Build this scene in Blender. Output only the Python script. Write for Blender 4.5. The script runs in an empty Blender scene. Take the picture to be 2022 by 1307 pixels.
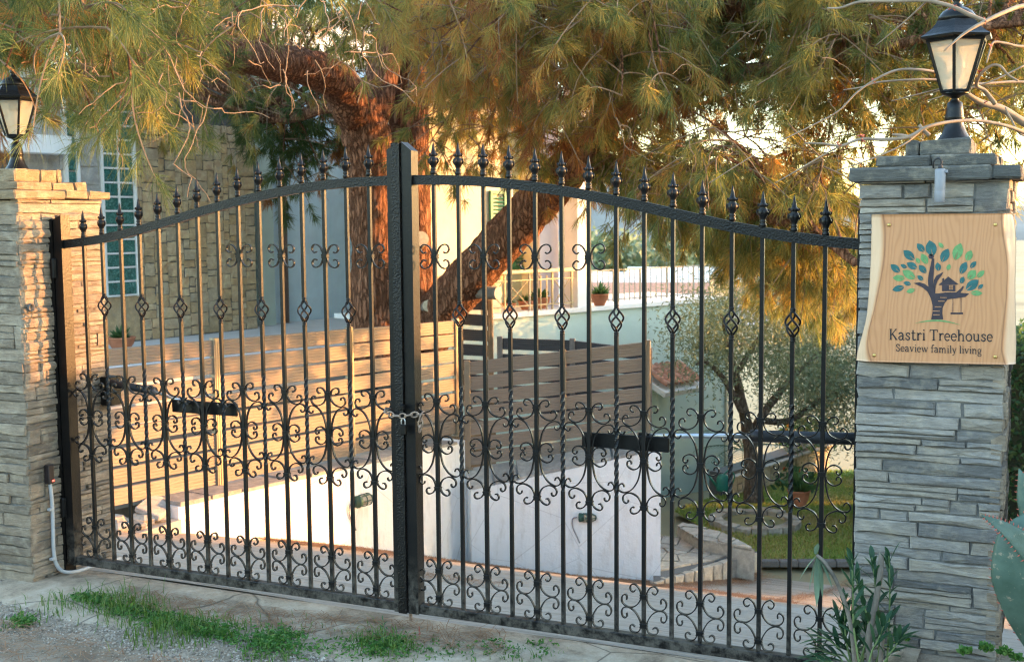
import bpy, math, random
import numpy as np
from mathutils import Vector, Matrix, noise as mnoise

rng = np.random.default_rng(7)
random.seed(7)
scene = bpy.context.scene
COL = scene.collection

# ------------------------------------------------------------------ camera
F_PX = 2364.9
YAW, PITCH, ROLL = 0.42453, 0.09053, -0.00842
CAM = np.array([4.3289, -4.4967, 1.6583])
cv = np.array([-math.sin(YAW)*math.cos(PITCH), math.cos(YAW)*math.cos(PITCH), -math.sin(PITCH)])
cr = np.array([math.cos(YAW), math.sin(YAW), 0.0])
cu = np.cross(cr, cv)
cr, cu = cr*math.cos(ROLL)+cu*math.sin(ROLL), -cr*math.sin(ROLL)+cu*math.cos(ROLL)
cd = bpy.data.cameras.new('camera')
cam = bpy.data.objects.new('camera', cd); COL.objects.link(cam)
rot = Matrix((cr, cu, -cv)).transposed().to_4x4()
cam.matrix_world = Matrix.Translation(CAM) @ rot
cd.sensor_width = 36.0
cd.lens = 36.0*F_PX/2022.0
cd.clip_start, cd.clip_end = 0.05, 8000
cd.dof.use_dof = True
cd.dof.focus_distance = 4.7
cd.dof.aperture_fstop = 6.3
scene.camera = cam

# ------------------------------------------------------------------ light
SUN_AZ, SUN_EL = math.radians(35.0), math.radians(6.0)      # azimuth from +X towards +Y
s_dir = np.array([math.cos(SUN_AZ)*math.cos(SUN_EL), math.sin(SUN_AZ)*math.cos(SUN_EL), math.sin(SUN_EL)])
world = bpy.data.worlds.new('World'); scene.world = world
world.use_nodes = True
wn, wl = world.node_tree.nodes, world.node_tree.links
sky = wn.new('ShaderNodeTexSky'); sky.sky_type = 'NISHITA'; sky.sun_disc = False
sky.sun_elevation = SUN_EL
sky.sun_rotation = math.atan2(s_dir[0], s_dir[1])
sky.air_density, sky.dust_density, sky.ozone_density = 1.0, 0.7, 1.3
bg = wn.get('Background') or wn.new('ShaderNodeBackground')
wl.new(sky.outputs[0], bg.inputs[0]); bg.inputs[1].default_value = 0.15
wo = wn.get('World Output') or wn.new('ShaderNodeOutputWorld')
wl.new(bg.outputs[0], wo.inputs[0])
sd = bpy.data.lights.new('sun', 'SUN'); sd.energy = 2.0; sd.angle = math.radians(0.6); sd.color = (0.64, 0.28, 0.085)
sun = bpy.data.objects.new('sun', sd); COL.objects.link(sun)
sun.rotation_euler = Vector(-s_dir).to_track_quat('-Z', 'Y').to_euler()
scene.view_settings.view_transform = 'Standard'
scene.view_settings.look = 'None'
scene.view_settings.gamma = 1.0
scene.view_settings.use_curve_mapping = False
scene.view_settings.exposure = 3.65
try:
    scene.cycles.max_bounces = 7
    scene.cycles.use_denoising = True
    scene.cycles.denoising_prefilter = 'NONE'
    scene.cycles.filter_width = 1.2
    scene.cycles.sample_clamp_indirect = 4.0
    scene.cycles.transparent_max_bounces = 12
    scene.cycles.diffuse_bounces = 4
except Exception:
    pass

# ------------------------------------------------------------------ helpers
def ray(x, y): return cv+(x-1011)/F_PX*cr-(y-653.5)/F_PX*cu
def at(x, y, d): return CAM+d*ray(x, y)
def on_y(x, y, Y): q = ray(x, y); return CAM+(Y-CAM[1])/q[1]*q
def on_z(x, y, Z): q = ray(x, y); return CAM+(Z-CAM[2])/q[2]*q
def on_plane(x, y, P, n):
    q = ray(x, y); return CAM+np.dot(P-CAM, n)/np.dot(q, n)*q
A3 = lambda *a: np.array(a, float)
def unit(v): v = np.asarray(v, float); return v/max(np.linalg.norm(v), 1e-9)

ORG = {}
def tag(o, label=None, cat=None, group=None, kind=None):
    if label: o['label'] = label
    if cat: o['category'] = cat
    if group: o['group'] = group
    if kind: o['kind'] = kind
    return o
def thing(name, label, cat, loc, group=None):
    o = bpy.data.objects.new(name, None); COL.objects.link(o)
    o.empty_display_size = 0.1
    o.location = tuple(float(c) for c in loc); ORG[o.name] = np.array(loc, float)
    return tag(o, label, cat, group)
def link(name, me, parent=None, loc=None):
    o = bpy.data.objects.new(name, me); COL.objects.link(o)
    if parent is not None: o.parent = parent
    if loc is not None: o.location = tuple(float(c) for c in loc)
    base = ORG[parent.name] if parent is not None else np.zeros(3)
    ORG[o.name] = base+(np.array(loc, float) if loc is not None else 0)
    return o
def make_mesh(name, V, F, mat, smooth=False):
    me = bpy.data.meshes.new(name)
    me.from_pydata([tuple(map(float, v)) for v in V], [], F)
    me.materials.append(mat)
    if smooth: me.polygons.foreach_set('use_smooth', [True]*len(me.polygons))
    me.update()
    return me
def fast_mesh(name, V, F, mat, attr=None, smooth=False):
    """V (n,3) float, F (m,3) triangles"""
    V = np.ascontiguousarray(V, np.float32); F = np.ascontiguousarray(F, np.int32)
    me = bpy.data.meshes.new(name)
    me.vertices.add(len(V)); me.vertices.foreach_set('co', V.ravel())
    k = F.shape[1]
    me.loops.add(F.size); me.loops.foreach_set('vertex_index', F.ravel())
    me.polygons.add(len(F))
    me.polygons.foreach_set('loop_start', np.arange(0, F.size, k, dtype=np.int32))
    me.polygons.foreach_set('loop_total', np.full(len(F), k, np.int32))
    me.materials.append(mat)
    if attr is not None:
        a = me.attributes.new('tint', 'FLOAT', 'POINT'); a.data.foreach_set('value', np.ascontiguousarray(attr, np.float32))
    me.update(calc_edges=True)
    if smooth: me.polygons.foreach_set('use_smooth', np.ones(len(F), bool))
    return me

class MB:
    def __init__(s): s.V = []; s.F = []
    def add(s, V, F):
        n = len(s.V); s.V.extend([np.asarray(v, float) for v in V]); s.F.extend([[i+n for i in f] for f in F]); return s
    def box(s, c, h, ax=None):
        c = np.asarray(c, float); ax = np.eye(3) if ax is None else np.asarray(ax, float)
        V = [c+ax[0]*h[0]*i+ax[1]*h[1]*j+ax[2]*h[2]*k for i in (-1, 1) for j in (-1, 1) for k in (-1, 1)]
        return s.add(V, [[0, 1, 3, 2], [4, 6, 7, 5], [0, 4, 5, 1], [2, 3, 7, 6], [0, 2, 6, 4], [1, 5, 7, 3]])
    def bbox(s, c, h, b=0.003, ax=None):
        """chamfered box"""
        c = np.asarray(c, float); ax = np.eye(3) if ax is None else np.asarray(ax, float)
        h = np.asarray(h, float); b = min(b, 0.45*h.min()); V = []; idx = {}
        for i in (-1, 1):
            for j in (-1, 1):
                for k in (-1, 1):
                    for a in range(3):
                        p = A3(i*(h[0]-b), j*(h[1]-b), k*(h[2]-b)); p[a] += (i, j, k)[a]*b
                        idx[(i, j, k, a)] = len(V); V.append(c+p@ax)
        F = []
        for a in range(3):
            o1, o2 = [q for q in range(3) if q != a]
            for sg in (-1, 1):
                q = []
                for (u, w) in ((-1, -1), (1, -1), (1, 1), (-1, 1)):
                    t = [0, 0, 0]; t[a] = sg; t[o1] = u; t[o2] = w; q.append(idx[tuple(t)+(a,)])
                F.append(q)
        for a in range(3):
            o1, o2 = [q for q in range(3) if q != a]
            for u in (-1, 1):
                for w in (-1, 1):
                    t0 = [0, 0, 0]; t1 = [0, 0, 0]
                    t0[a] = -1; t1[a] = 1; t0[o1] = t1[o1] = u; t0[o2] = t1[o2] = w
                    F.append([idx[tuple(t0)+(o1,)], idx[tuple(t0)+(o2,)], idx[tuple(t1)+(o2,)], idx[tuple(t1)+(o1,)]])
        for i in (-1, 1):
            for j in (-1, 1):
                for k in (-1, 1): F.append([idx[(i, j, k, a)] for a in range(3)])
        return s.add(V, F)
    def prism(s, poly, ax_d, closed=True):
        """polygon (list of 3d pts) extruded by vector ax_d"""
        n = len(poly); P = [np.asarray(p, float) for p in poly]; d = np.asarray(ax_d, float)
        V = P+[p+d for p in P]
        F = [list(range(n))[::-1], list(range(n, 2*n))]+[[i, (i+1) % n, (i+1) % n+n, i+n] for i in range(n)]
        return s.add(V, F)
    def tube(s, path, rad, n=8, cap=True, sq=None, disp=None):
        P = [np.asarray(p, float) for p in path]; m = len(P)
        R = rad if hasattr(rad, '__len__') else [rad]*m
        T = [unit(P[min(i+1, m-1)]-P[max(i-1, 0)]) for i in range(m)]
        up = A3(0, 0, 1) if abs(T[0][2]) < 0.9 else A3(1, 0, 0)
        u = unit(np.cross(T[0], up)); V = []
        for i in range(m):
            u = unit(u-T[i]*np.dot(u, T[i])); w = np.cross(T[i], u)
            for k in range(n):
                a = 2*math.pi*k/n
                r = R[i]
                if disp: r = r*disp(P[i], a, i)
                V.append(P[i]+r*(math.cos(a)*u+math.sin(a)*w))
        F = [[i*n+k, i*n+(k+1) % n, (i+1)*n+(k+1) % n, (i+1)*n+k] for i in range(m-1) for k in range(n)]
        if cap: F += [list(range(n))[::-1], list(range((m-1)*n, m*n))]
        return s.add(V, F)
    def lathe(s, prof, c, n=12, a0=0.0, ax=None, cap=True):
        c = np.asarray(c, float); ax = np.eye(3) if ax is None else np.asarray(ax, float)
        V = [c+(math.cos(a0+2*math.pi*k/n)*ax[0]+math.sin(a0+2*math.pi*k/n)*ax[1])*r+ax[2]*z for r, z in prof for k in range(n)]
        m = len(prof)
        F = [[i*n+k, i*n+(k+1) % n, (i+1)*n+(k+1) % n, (i+1)*n+k] for i in range(m-1) for k in range(n)]
        if cap: F += [list(range(n))[::-1], list(range((m-1)*n, m*n))]
        return s.add(V, F)
    def ribbon(s, path, hw, ht, axis=(0, 1, 0)):
        """flat bar: wide along axis, thin across the path"""
        P = [np.asarray(p, float) for p in path]; m = len(P); ax = np.asarray(axis, float); V = []
        for i in range(m):
            t = unit(P[min(i+1, m-1)]-P[max(i-1, 0)]); nn = unit(np.cross(t, ax))
            for a, b in ((-1, -1), (1, -1), (1, 1), (-1, 1)): V.append(P[i]+ax*hw*a+nn*ht*b)
        F = [[i*4+k, i*4+(k+1) % 4, (i+1)*4+(k+1) % 4, (i+1)*4+k] for i in range(m-1) for k in range(4)]
        F += [[3, 2, 1, 0], [(m-1)*4+k for k in range(4)]]
        return s.add(V, F)
    def mesh(s, name, mat, smooth=False, off=None):
        o = np.zeros(3) if off is None else off
        return make_mesh(name, [v-o for v in s.V], s.F, mat, smooth)
    def build(s, name, mat, parent=None, smooth=False):
        off = ORG[parent.name] if parent is not None else np.zeros(3)
        return link(name, s.mesh(name, mat, smooth, off), parent)

def spline(pts, k=6):
    P = [np.asarray(p, float) for p in pts]; P = [2*P[0]-P[1]]+P+[2*P[-1]-P[-2]]; out = []
    for i in range(1, len(P)-2):
        for j in range(k):
            t = j/k
            out.append(0.5*(2*P[i]+(P[i+1]-P[i-1])*t+(2*P[i-1]-5*P[i]+4*P[i+1]-P[i+2])*t*t+(3*P[i]-P[i-1]-3*P[i+1]+P[i+2])*t**3))
    out.append(P[-2]); return out
def nz(p, sc=1.0, seed=0.0): return mnoise.noise(Vector((p[0]*sc+seed, p[1]*sc-seed*0.7, p[2]*sc+seed*1.3)))

# ------------------------------------------------------------------ materials
class Mat:
    def __init__(s, name, col=(0.5, 0.5, 0.5), rough=0.7, metal=0.0, spec=0.4):
        s.m = bpy.data.materials.new(name); s.m.use_nodes = True
        s.n = s.m.node_tree.nodes; s.l = s.m.node_tree.links
        s.b = s.n['Principled BSDF']; s.out = s.n['Material Output']
        s.b.inputs['Base Color'].default_value = (*col, 1); s.b.inputs['Roughness'].default_value = rough
        s.b.inputs['Metallic'].default_value = metal; s.b.inputs['Specular IOR Level'].default_value = spec
        s.tc = s.n.new('ShaderNodeTexCoord'); s.h = None
    def mapping(s, scale=(1, 1, 1), src='Object', rot=(0, 0, 0)):
        mp = s.n.new('ShaderNodeMapping'); mp.inputs['Scale'].default_value = scale; mp.inputs['Rotation'].default_value = rot
        s.l.new(s.tc.outputs[src], mp.inputs[0]); return mp.outputs[0]
    def noise(s, sc, detail=4, rough=0.6, vec=None, dist=0.0):
        t = s.n.new('ShaderNodeTexNoise'); t.inputs['Scale'].default_value = sc; t.inputs['Detail'].default_value = detail
        t.inputs['Roughness'].default_value = rough; t.inputs['Distortion'].default_value = dist
        s.l.new(vec if vec is not None else s.tc.outputs['Object'], t.inputs['Vector']); return t.outputs['Fac']
    def voro(s, sc, vec=None, feat='F1', out='Distance'):
        t = s.n.new('ShaderNodeTexVoronoi'); t.feature = feat; t.inputs['Scale'].default_value = sc
        s.l.new(vec if vec is not None else s.tc.outputs['Object'], t.inputs['Vector']); return t.outputs[out]
    def rand(s): return s.n.new('ShaderNodeObjectInfo').outputs['Random']
    def attr(s, name='tint'):
        a = s.n.new('ShaderNodeAttribute'); a.attribute_name = name; return a.outputs['Fac']
    def ramp(s, fac, stops):
        r = s.n.new('ShaderNodeValToRGB'); e = r.color_ramp.elements
        while len(e) < len(stops): e.new(0.5)
        for i, (p, c) in enumerate(stops): e[i].position = p; e[i].color = (*c, 1) if len(c) == 3 else c
        s.l.new(fac, r.inputs[0]); return r.outputs[0]
    def mix(s, fac, a, b, mode='MIX'):
        m = s.n.new('ShaderNodeMix'); m.data_type = 'RGBA'; m.blend_type = mode
        for v, i in ((fac, 0), (a, 6), (b, 7)):
            if isinstance(v, (int, float)): m.inputs[i].default_value = v
            elif isinstance(v, tuple): m.inputs[i].default_value = (*v, 1)
            else: s.l.new(v, m.inputs[i])
        return m.outputs[2]
    def math(s, op, a, b=0.0):
        m = s.n.new('ShaderNodeMath'); m.operation = op
        for v, i in ((a, 0), (b, 1)):
            if isinstance(v, (int, float)): m.inputs[i].default_value = v
            else: s.l.new(v, m.inputs[i])
        return m.outputs[0]
    def color(s, c): s.l.new(c, s.b.inputs['Base Color']); return s
    def rough(s, c): s.l.new(c, s.b.inputs['Roughness']); return s
    def bump(s, h, dist=0.003, strength=1.0):
        b = s.n.new('ShaderNodeBump'); b.inputs['Distance'].default_value = dist; b.inputs['Strength'].default_value = strength
        s.l.new(h, b.inputs['Height'])
        if s.h is not None: s.l.new(s.h, b.inputs['Normal'])
        s.h = b.outputs[0]; s.l.new(s.h, s.b.inputs['Normal']); return s
    def translucent(s, fac, col):
        t = s.n.new('ShaderNodeBsdfTranslucent'); mx = s.n.new('ShaderNodeMixShader'); mx.inputs[0].default_value = fac
        if isinstance(col, tuple): t.inputs[0].default_value = (*col, 1)
        else: s.l.new(col, t.inputs[0])
        s.l.new(s.b.outputs[0], mx.inputs[1]); s.l.new(t.outputs[0], mx.inputs[2]); s.l.new(mx.outputs[0], s.out.inputs[0]); return s

def stone_mat(name, cols, sc=1.0, bump=0.004, streak=(4, 4, 24)):
    s = Mat(name, rough=0.85, spec=0.25)
    c = s.ramp(s.rand(), cols)
    v = s.mapping(streak)
    n1 = s.noise(4.2*sc, 8, 0.74, v); n2 = s.noise(14*sc, 5, 0.6); n3 = s.noise(60*sc, 3, 0.6)
    c = s.mix(s.math('MULTIPLY', n1, 0.9), c, s.ramp(n1, [(0.34, (0.05, 0.05, 0.05)), (0.62, (0.66, 0.65, 0.62))]), 'OVERLAY')
    c = s.mix(s.ramp(n2, [(0.5, (0, 0, 0)), (0.75, (0.55, 0.55, 0.55))]), c, (0.42, 0.36, 0.27))
    s.color(c); s.bump(n1, bump*1.6); s.bump(n2, bump); s.bump(n3, bump*0.5)
    return s.m
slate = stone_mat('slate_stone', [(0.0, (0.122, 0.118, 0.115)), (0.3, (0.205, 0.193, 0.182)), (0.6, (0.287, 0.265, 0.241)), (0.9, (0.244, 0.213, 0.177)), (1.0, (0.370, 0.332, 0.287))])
slate_warm = stone_mat('sandy_sunlit_slate', [(0.0, (0.155, 0.126, 0.099)), (0.4, (0.217, 0.173, 0.131)), (0.75, (0.258, 0.203, 0.150)), (1.0, (0.284, 0.230, 0.175))])
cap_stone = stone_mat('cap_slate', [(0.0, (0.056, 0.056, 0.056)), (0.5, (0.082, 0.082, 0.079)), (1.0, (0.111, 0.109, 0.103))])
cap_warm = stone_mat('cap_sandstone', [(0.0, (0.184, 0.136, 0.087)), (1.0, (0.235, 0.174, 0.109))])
house_stone = stone_mat('house_stone', [(0.0, (0.418, 0.312, 0.196)), (0.3, (0.557, 0.390, 0.218)), (0.6, (0.612, 0.468, 0.300)), (0.8, (0.500, 0.403, 0.288)), (1.0, (0.668, 0.494, 0.288))], 0.8, 0.006, (3, 3, 4))
flag_stone = stone_mat('flagstone', [(0.0, (0.368, 0.320, 0.264)), (0.5, (0.432, 0.392, 0.336)), (1.0, (0.480, 0.416, 0.336))], 1.0, 0.004, (3, 3, 3))

def simple(name, col, rough=0.7, metal=0.0, nsc=12, var=0.25, bump=0.001, spec=0.4):
    s = Mat(name, col, rough, metal, spec)
    n = s.noise(nsc, 5, 0.62)
    lo = tuple(max(0, c*(1-var)) for c in col); hi = tuple(min(1, c*(1+var)) for c in col)
    s.color(s.ramp(n, [(0.3, lo), (0.7, hi)]))
    if bump: s.bump(n, bump)
    return s
mortar = simple('mortar', (0.130, 0.125, 0.117), 0.95, nsc=60, bump=0.003).m
dark_mortar = simple('dark_mortar', (0.11, 0.105, 0.10), 0.95, nsc=40, bump=0.003).m

def iron_mat(name, hammered=False, dusty=False):
    s = Mat(name, (0.006, 0.006, 0.0065), 0.36, 0.0, 0.25)
    n = s.noise(90, 4, 0.6); n2 = s.noise(7, 4, 0.7)
    col = s.ramp(n2, [(0.35, (0.0035, 0.0035, 0.004)), (0.72, (0.009, 0.008, 0.0075))])
    if dusty:
        geo = s.n.new('ShaderNodeNewGeometry'); sep = s.n.new('ShaderNodeSeparateXYZ'); s.l.new(geo.outputs['Position'], sep.inputs[0])
        low = s.n.new('ShaderNodeMapRange'); low.inputs[1].default_value = 0.22; low.inputs[2].default_value = -0.05
        low.inputs[3].default_value = 0.0; low.inputs[4].default_value = 0.95
        s.l.new(sep.outputs[2], low.inputs[0])
        d = s.math('MULTIPLY', low.outputs[0], s.ramp(s.noise(26, 6, 0.75), [(0.40, (0, 0, 0)), (0.62, (1, 1, 1))]))
        col = s.mix(d, col, (0.11, 0.095, 0.078))
        s.rough(s.math('ADD', s.math('MULTIPLY', d, 0.5), s.math('ADD', s.math('MULTIPLY', n, 0.18), 0.27)))
    else:
        s.rough(s.math('ADD', s.math('MULTIPLY', n, 0.18), 0.27))
    fl = s.ramp(s.noise(38, 5, .7), [(.66, (0, 0, 0)), (.72, (.55, .55, .55))]); col = s.mix(fl, col, (.055, .028, .014))
    s.color(col)
    if hammered:
        v = s.voro(150, feat='SMOOTH_F1'); s.bump(v, 0.003, .8); s.bump(s.noise(240, 2), 0.0012)
    else:
        s.bump(n, 0.0012)
    return s.m
iron = iron_mat('black_iron', False, True)
iron_ham = iron_mat('hammered_black_iron', True, False)
iron_plain = iron_mat('black_painted_steel')
steel = simple('bright_steel', (0.55, 0.55, 0.56), 0.28, 0.9, 30, 0.1).m
rust = simple('rusty_chain_steel', (0.30, 0.22, 0.17), 0.5, 0.6, 60, 0.5, 0.001).m
grey_paint = simple('grey_paint', (0.22, 0.225, 0.25), 0.5, 0, 40, 0.08, 0.0004).m
pvc = simple('grey_conduit', (0.360, 0.367, 0.374), 0.55, 0, 20, 0.1, 0).m
black_plastic = simple('black_plastic', (0.025, 0.018, 0.018), 0.35, 0, 30, 0.3, 0).m
rubber = simple('black_rubber', (0.02, 0.02, 0.022), 0.6, 0, 30, 0.3, 0).m
brass = simple('brass', (0.52, 0.36, 0.13), 0.35, 0.9, 60, 0.2, 0).m
terracotta = simple('terracotta', (0.40, 0.155, 0.08), 0.75, 0, 14, 0.2, 0.002).m
teal_print = simple('teal_print', (0.018, 0.100, 0.100), 0.6, 0, 60, 0.25, 0).m
green_print = simple('green_print', (0.112, 0.252, 0.091), 0.6, 0, 60, 0.25, 0).m
dark_print = simple('dark_print', (0.032, 0.022, 0.030), 0.6, 0, 60, 0.25, 0).m
black_print = simple('black_print', (0.015, 0.015, 0.018), 0.6, 0, 60, 0.2, 0).m

def wood_mat(name, c0, c1, c2):
    s = Mat(name, c1, 0.42, 0, 0.4)
    wob = s.noise(1.0, 3, 0.55, s.mapping((5.0, 5.0, 1.3)))
    sx = s.n.new('ShaderNodeSeparateXYZ'); s.l.new(s.tc.outputs['Object'], sx.inputs[0])
    ph = s.math('ADD', s.math('MULTIPLY', sx.outputs[0], 420.0), s.math('MULTIPLY', wob, 85.0))
    w = s.math('ADD', s.math('MULTIPLY', s.math('SINE', ph), .5), .5)
    fine = s.noise(6, 5, 0.7, s.mapping((60, 60, 2.2))); big = s.noise(3.2, 3, 0.5, s.mapping((2.5, 2.5, 0.8)))
    c = s.mix(s.math('MULTIPLY', s.math('POWER', w, 2.2), .55), c2, c1); c = s.mix(s.math('MULTIPLY', fine, 0.30), c, c0); c = s.mix(s.math('MULTIPLY', big, 0.5), c, (0.52, 0.25, 0.12))
    kn = s.ramp(s.voro(5.0, s.mapping((1, 1, .5))), [(0.0, (1, 1, 1)), (.05, (0, 0, 0))]); c = s.mix(s.math('MULTIPLY', kn, .6), c, c0)
    sap = s.attr(); c = s.mix(s.ramp(sap, [(.5, (0, 0, 0)), (1.0, (.8, .8, .8))]), c, s.mix(fine, (0.50, 0.33, 0.21), (0.70, 0.50, 0.34))); c = s.mix(s.ramp(sap, [(.12, (0, 0, 0)), (.32, (.75, .75, .75)), (.5, (0, 0, 0))]), c, (.20, .085, .04))
    s.color(c); s.bump(fine, 0.0006); s.bump(w, 0.0004)
    return s.m
sign_wood = wood_mat('honey_wood', (0.25, 0.105, 0.045), (0.36, 0.155, 0.066), (0.52, 0.25, 0.115))

def slat_mat(name, base):
    s = Mat(name, base, 0.6, 0, 0.3)
    v = s.mapping((1.5, 1.5, 40)); n = s.noise(4, 5, 0.6, v); n2 = s.noise(30, 4, 0.6)
    lo = tuple(c*0.72 for c in base); hi = tuple(min(1, c*1.18) for c in base)
    c = s.ramp(n, [(0.3, lo), (0.7, hi)]); c = s.mix(s.math('MULTIPLY', s.rand(), 0.55), c, lo)
    s.color(c); s.bump(n2, 0.0008); return s.m
slat_tan = slat_mat('tan_composite', (0.275, 0.215, 0.165))
slat_dark = slat_mat('shade_dark_composite', (0.05, 0.052, 0.06))  # shaded slat backs: their shade is put into this dark colour
post_tan = simple('champagne_aluminium', (0.280, 0.224, 0.158), 0.42, 0.3, 30, 0.08, 0).m

def plaster(name, col, nsc=2.5, dirt=None, var=0.06):
    s = Mat(name, col, 0.9, 0, 0.2)
    n = s.noise(nsc, 6, 0.65); f = s.noise(90, 3, 0.5); lo = tuple(c*(1-var*2) for c in col); hi = tuple(min(1, c*(1+var)) for c in col)
    c = s.ramp(n, [(0.3, lo), (0.7, hi)])
    if dirt:
        m = s.ramp(s.noise(5, 7, 0.75, s.mapping((1, 1, 0.35))), [(0.55, (0, 0, 0)), (0.8, (0.5, 0.5, 0.5))]); c = s.mix(m, c, dirt)
    s.color(c); s.bump(f, 0.0015); s.bump(n, 0.004); return s.m
white_plaster = plaster('white_plaster', (0.82, 0.82, 0.83), 3.2, (0.50, 0.44, 0.36), .05)
_w = Mat('weathered_white_plaster', (.82, .82, .83), .9, 0, .2); _a = _w.noise(1.6, 7, .7); _b = _w.noise(7, 6, .7, _w.mapping((1, 1, .28))); _c = _w.noise(55, 4, .6)
_cr = _w.ramp(_w.voro(1.4, None, 'DISTANCE_TO_EDGE'), [(0.0, (1, 1, 1)), (.004, (0, 0, 0))]); _k = _w.mix(_w.ramp(_b, [(.52, (0, 0, 0)), (.78, (.75, .75, .75))]), _w.ramp(_a, [(.3, (.77, .765, .745)), (.6, (.84, .835, .815))]), (.50, .45, .38))
_k = _w.mix(_w.math('MULTIPLY', _cr, .6), _k, (.30, .27, .24)); _w.color(_k); _w.bump(_a, .03); _w.bump(_b, .008); _w.bump(_c, .003); white_plaster = _w.m
blue_plaster = plaster('blue_grey_plaster', (0.645, 0.771, 0.870))
sage_plaster = plaster('sage_plaster', (0.52, 0.60, 0.55))
pale_green_plaster = plaster('pale_green_plaster', (0.483, 0.603, 0.551), 1.2)
cream_plaster = plaster('cream_plaster', (0.72, 0.66, 0.50))
lilac_plaster = plaster('lilac_plaster', (0.58, 0.53, 0.58))
white_paint = plaster('white_paint', (0.80, 0.79, 0.76))
marble = plaster('pale_marble', (0.62, 0.60, 0.58), 6)
concrete = plaster('old_concrete', (0.42, 0.39, 0.34), 5, (0.30, 0.25, 0.19), 0.15)
green_shutter = simple('green_shutter', (0.04, 0.20, 0.13), 0.5, 0, 20, 0.15, 0).m
cream_paint = simple('cream_painted_iron', (0.357, 0.294, 0.168), 0.5, 0, 20, 0.1, 0).m
grey_rail = simple('grey_rail_paint', (0.20, 0.21, 0.19), 0.5, 0, 20, 0.1, 0).m
brown_pipe = simple('brown_pipe', (0.20, 0.12, 0.09), 0.5, 0, 20, 0.1, 0).m
roof_tile = simple('clay_roof_tile', (0.44, 0.22, 0.14), 0.85, 0, 9, 0.4, 0.004).m

def glass_mat(name, tint, alpha, rough=0.25):
    s = Mat(name, tint, rough, 0, 0.6)
    n = s.noise(22, 3, 0.5, dist=0.8); s.bump(n, 0.006)
    tr = s.n.new('ShaderNodeBsdfTransparent'); tr.inputs[0].default_value = (*[min(1, c*0.5+0.5) for c in tint], 1)
    mx = s.n.new('ShaderNodeMixShader'); mx.inputs[0].default_value = alpha
    s.l.new(tr.outputs[0], mx.inputs[1])
    tl = s.n.new('ShaderNodeBsdfTranslucent'); tl.inputs[0].default_value = (*tint, 1)
    m2 = s.n.new('ShaderNodeMixShader'); m2.inputs[0].default_value = 0.55
    s.l.new(s.b.outputs[0], m2.inputs[1]); s.l.new(tl.outputs[0], m2.inputs[2])
    s.l.new(m2.outputs[0], mx.inputs[2]); s.l.new(mx.outputs[0], s.out.inputs[0]); return s.m
lamp_glass = glass_mat('frosted_lamp_glass', (0.80, 0.76, 0.66), 0.38)
bulb_mat = simple('white_bulb', (0.82, 0.80, 0.76), 0.3, 0, 30, 0.03, 0).m
gb = Mat('glass_block', (0.05, 0.22, 0.19), 0.12, 0, 0.7)
gn = gb.noise(16, 3, 0.5, dist=2.5); gb.color(gb.ramp(gn, [(0.35, (0.012, 0.075, 0.062)), (0.55, (0.035, 0.16, 0.14)), (0.75, (0.15, 0.32, 0.29))])); gb.bump(gn, 0.01)
glass_block = gb.m

def bark_mat(name, c0, c1, c2, sc=1.0):
    s = Mat(name, c1, 0.95, 0, 0.1)
    v = s.mapping((24*sc, 24*sc, 3.8*sc)); n0 = s.n.new('ShaderNodeTexNoise'); n0.inputs['Scale'].default_value = 1.2; n0.inputs['Detail'].default_value = 3; s.l.new(v, n0.inputs['Vector'])
    vm = s.n.new('ShaderNodeVectorMath'); vm.operation = 'MULTIPLY_ADD'; vm.inputs[1].default_value = (1.1, 1.1, 1.1); s.l.new(n0.outputs['Color'], vm.inputs[0]); s.l.new(v, vm.inputs[2])
    vo = s.voro(1.0, vm.outputs[0], 'DISTANCE_TO_EDGE'); n = s.noise(1.4, 6, 0.7, v, 0.8); f = s.noise(60*sc, 4, 0.65); big = s.noise(2.2, 3, .5)
    crack = s.ramp(vo, [(0.0, (0, 0, 0)), (0.22, (1, 1, 1))])
    c = s.ramp(n, [(0.25, c0), (0.5, c1), (0.75, c2)]); c = s.mix(s.math('MULTIPLY', f, .5), c, c0); c = s.mix(s.math('MULTIPLY', big, .45), c, tuple(x*.8 for x in c2)); c = s.mix(s.math('ADD', s.math('MULTIPLY', crack, .72), .28), tuple(x*0.55 for x in c0), c)
    s.color(c); s.bump(crack, 0.045); s.bump(n, 0.02); s.bump(f, 0.006); return s.m
pine_bark = bark_mat('pine_bark', (0.130, 0.058, 0.034), (0.299, 0.133, 0.073), (0.468, 0.247, 0.156))
olive_bark = bark_mat('olive_bark', (0.13, 0.10, 0.075), (0.22, 0.17, 0.125), (0.30, 0.25, 0.19), 1.5)
twig_mat = simple('dry_twig', (0.20, 0.125, 0.075), 0.8, 0, 30, 0.35, 0).m
fig_mat = simple('bare_branch_bark', (0.216, 0.162, 0.119), 0.75, 0, 24, 0.3, 0.001).m
bud_mat = simple('red_bud', (0.35, 0.08, 0.05), 0.7, 0, 24, 0.3, 0).m
cut_wood = simple('cut_wood', (0.58, 0.48, 0.34), 0.8, 0, 30, 0.2, 0.001).m
grey_stub = simple('stub_bark', (0.156, 0.132, 0.108), 0.8, 0, 24, 0.3, 0.002).m

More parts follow.
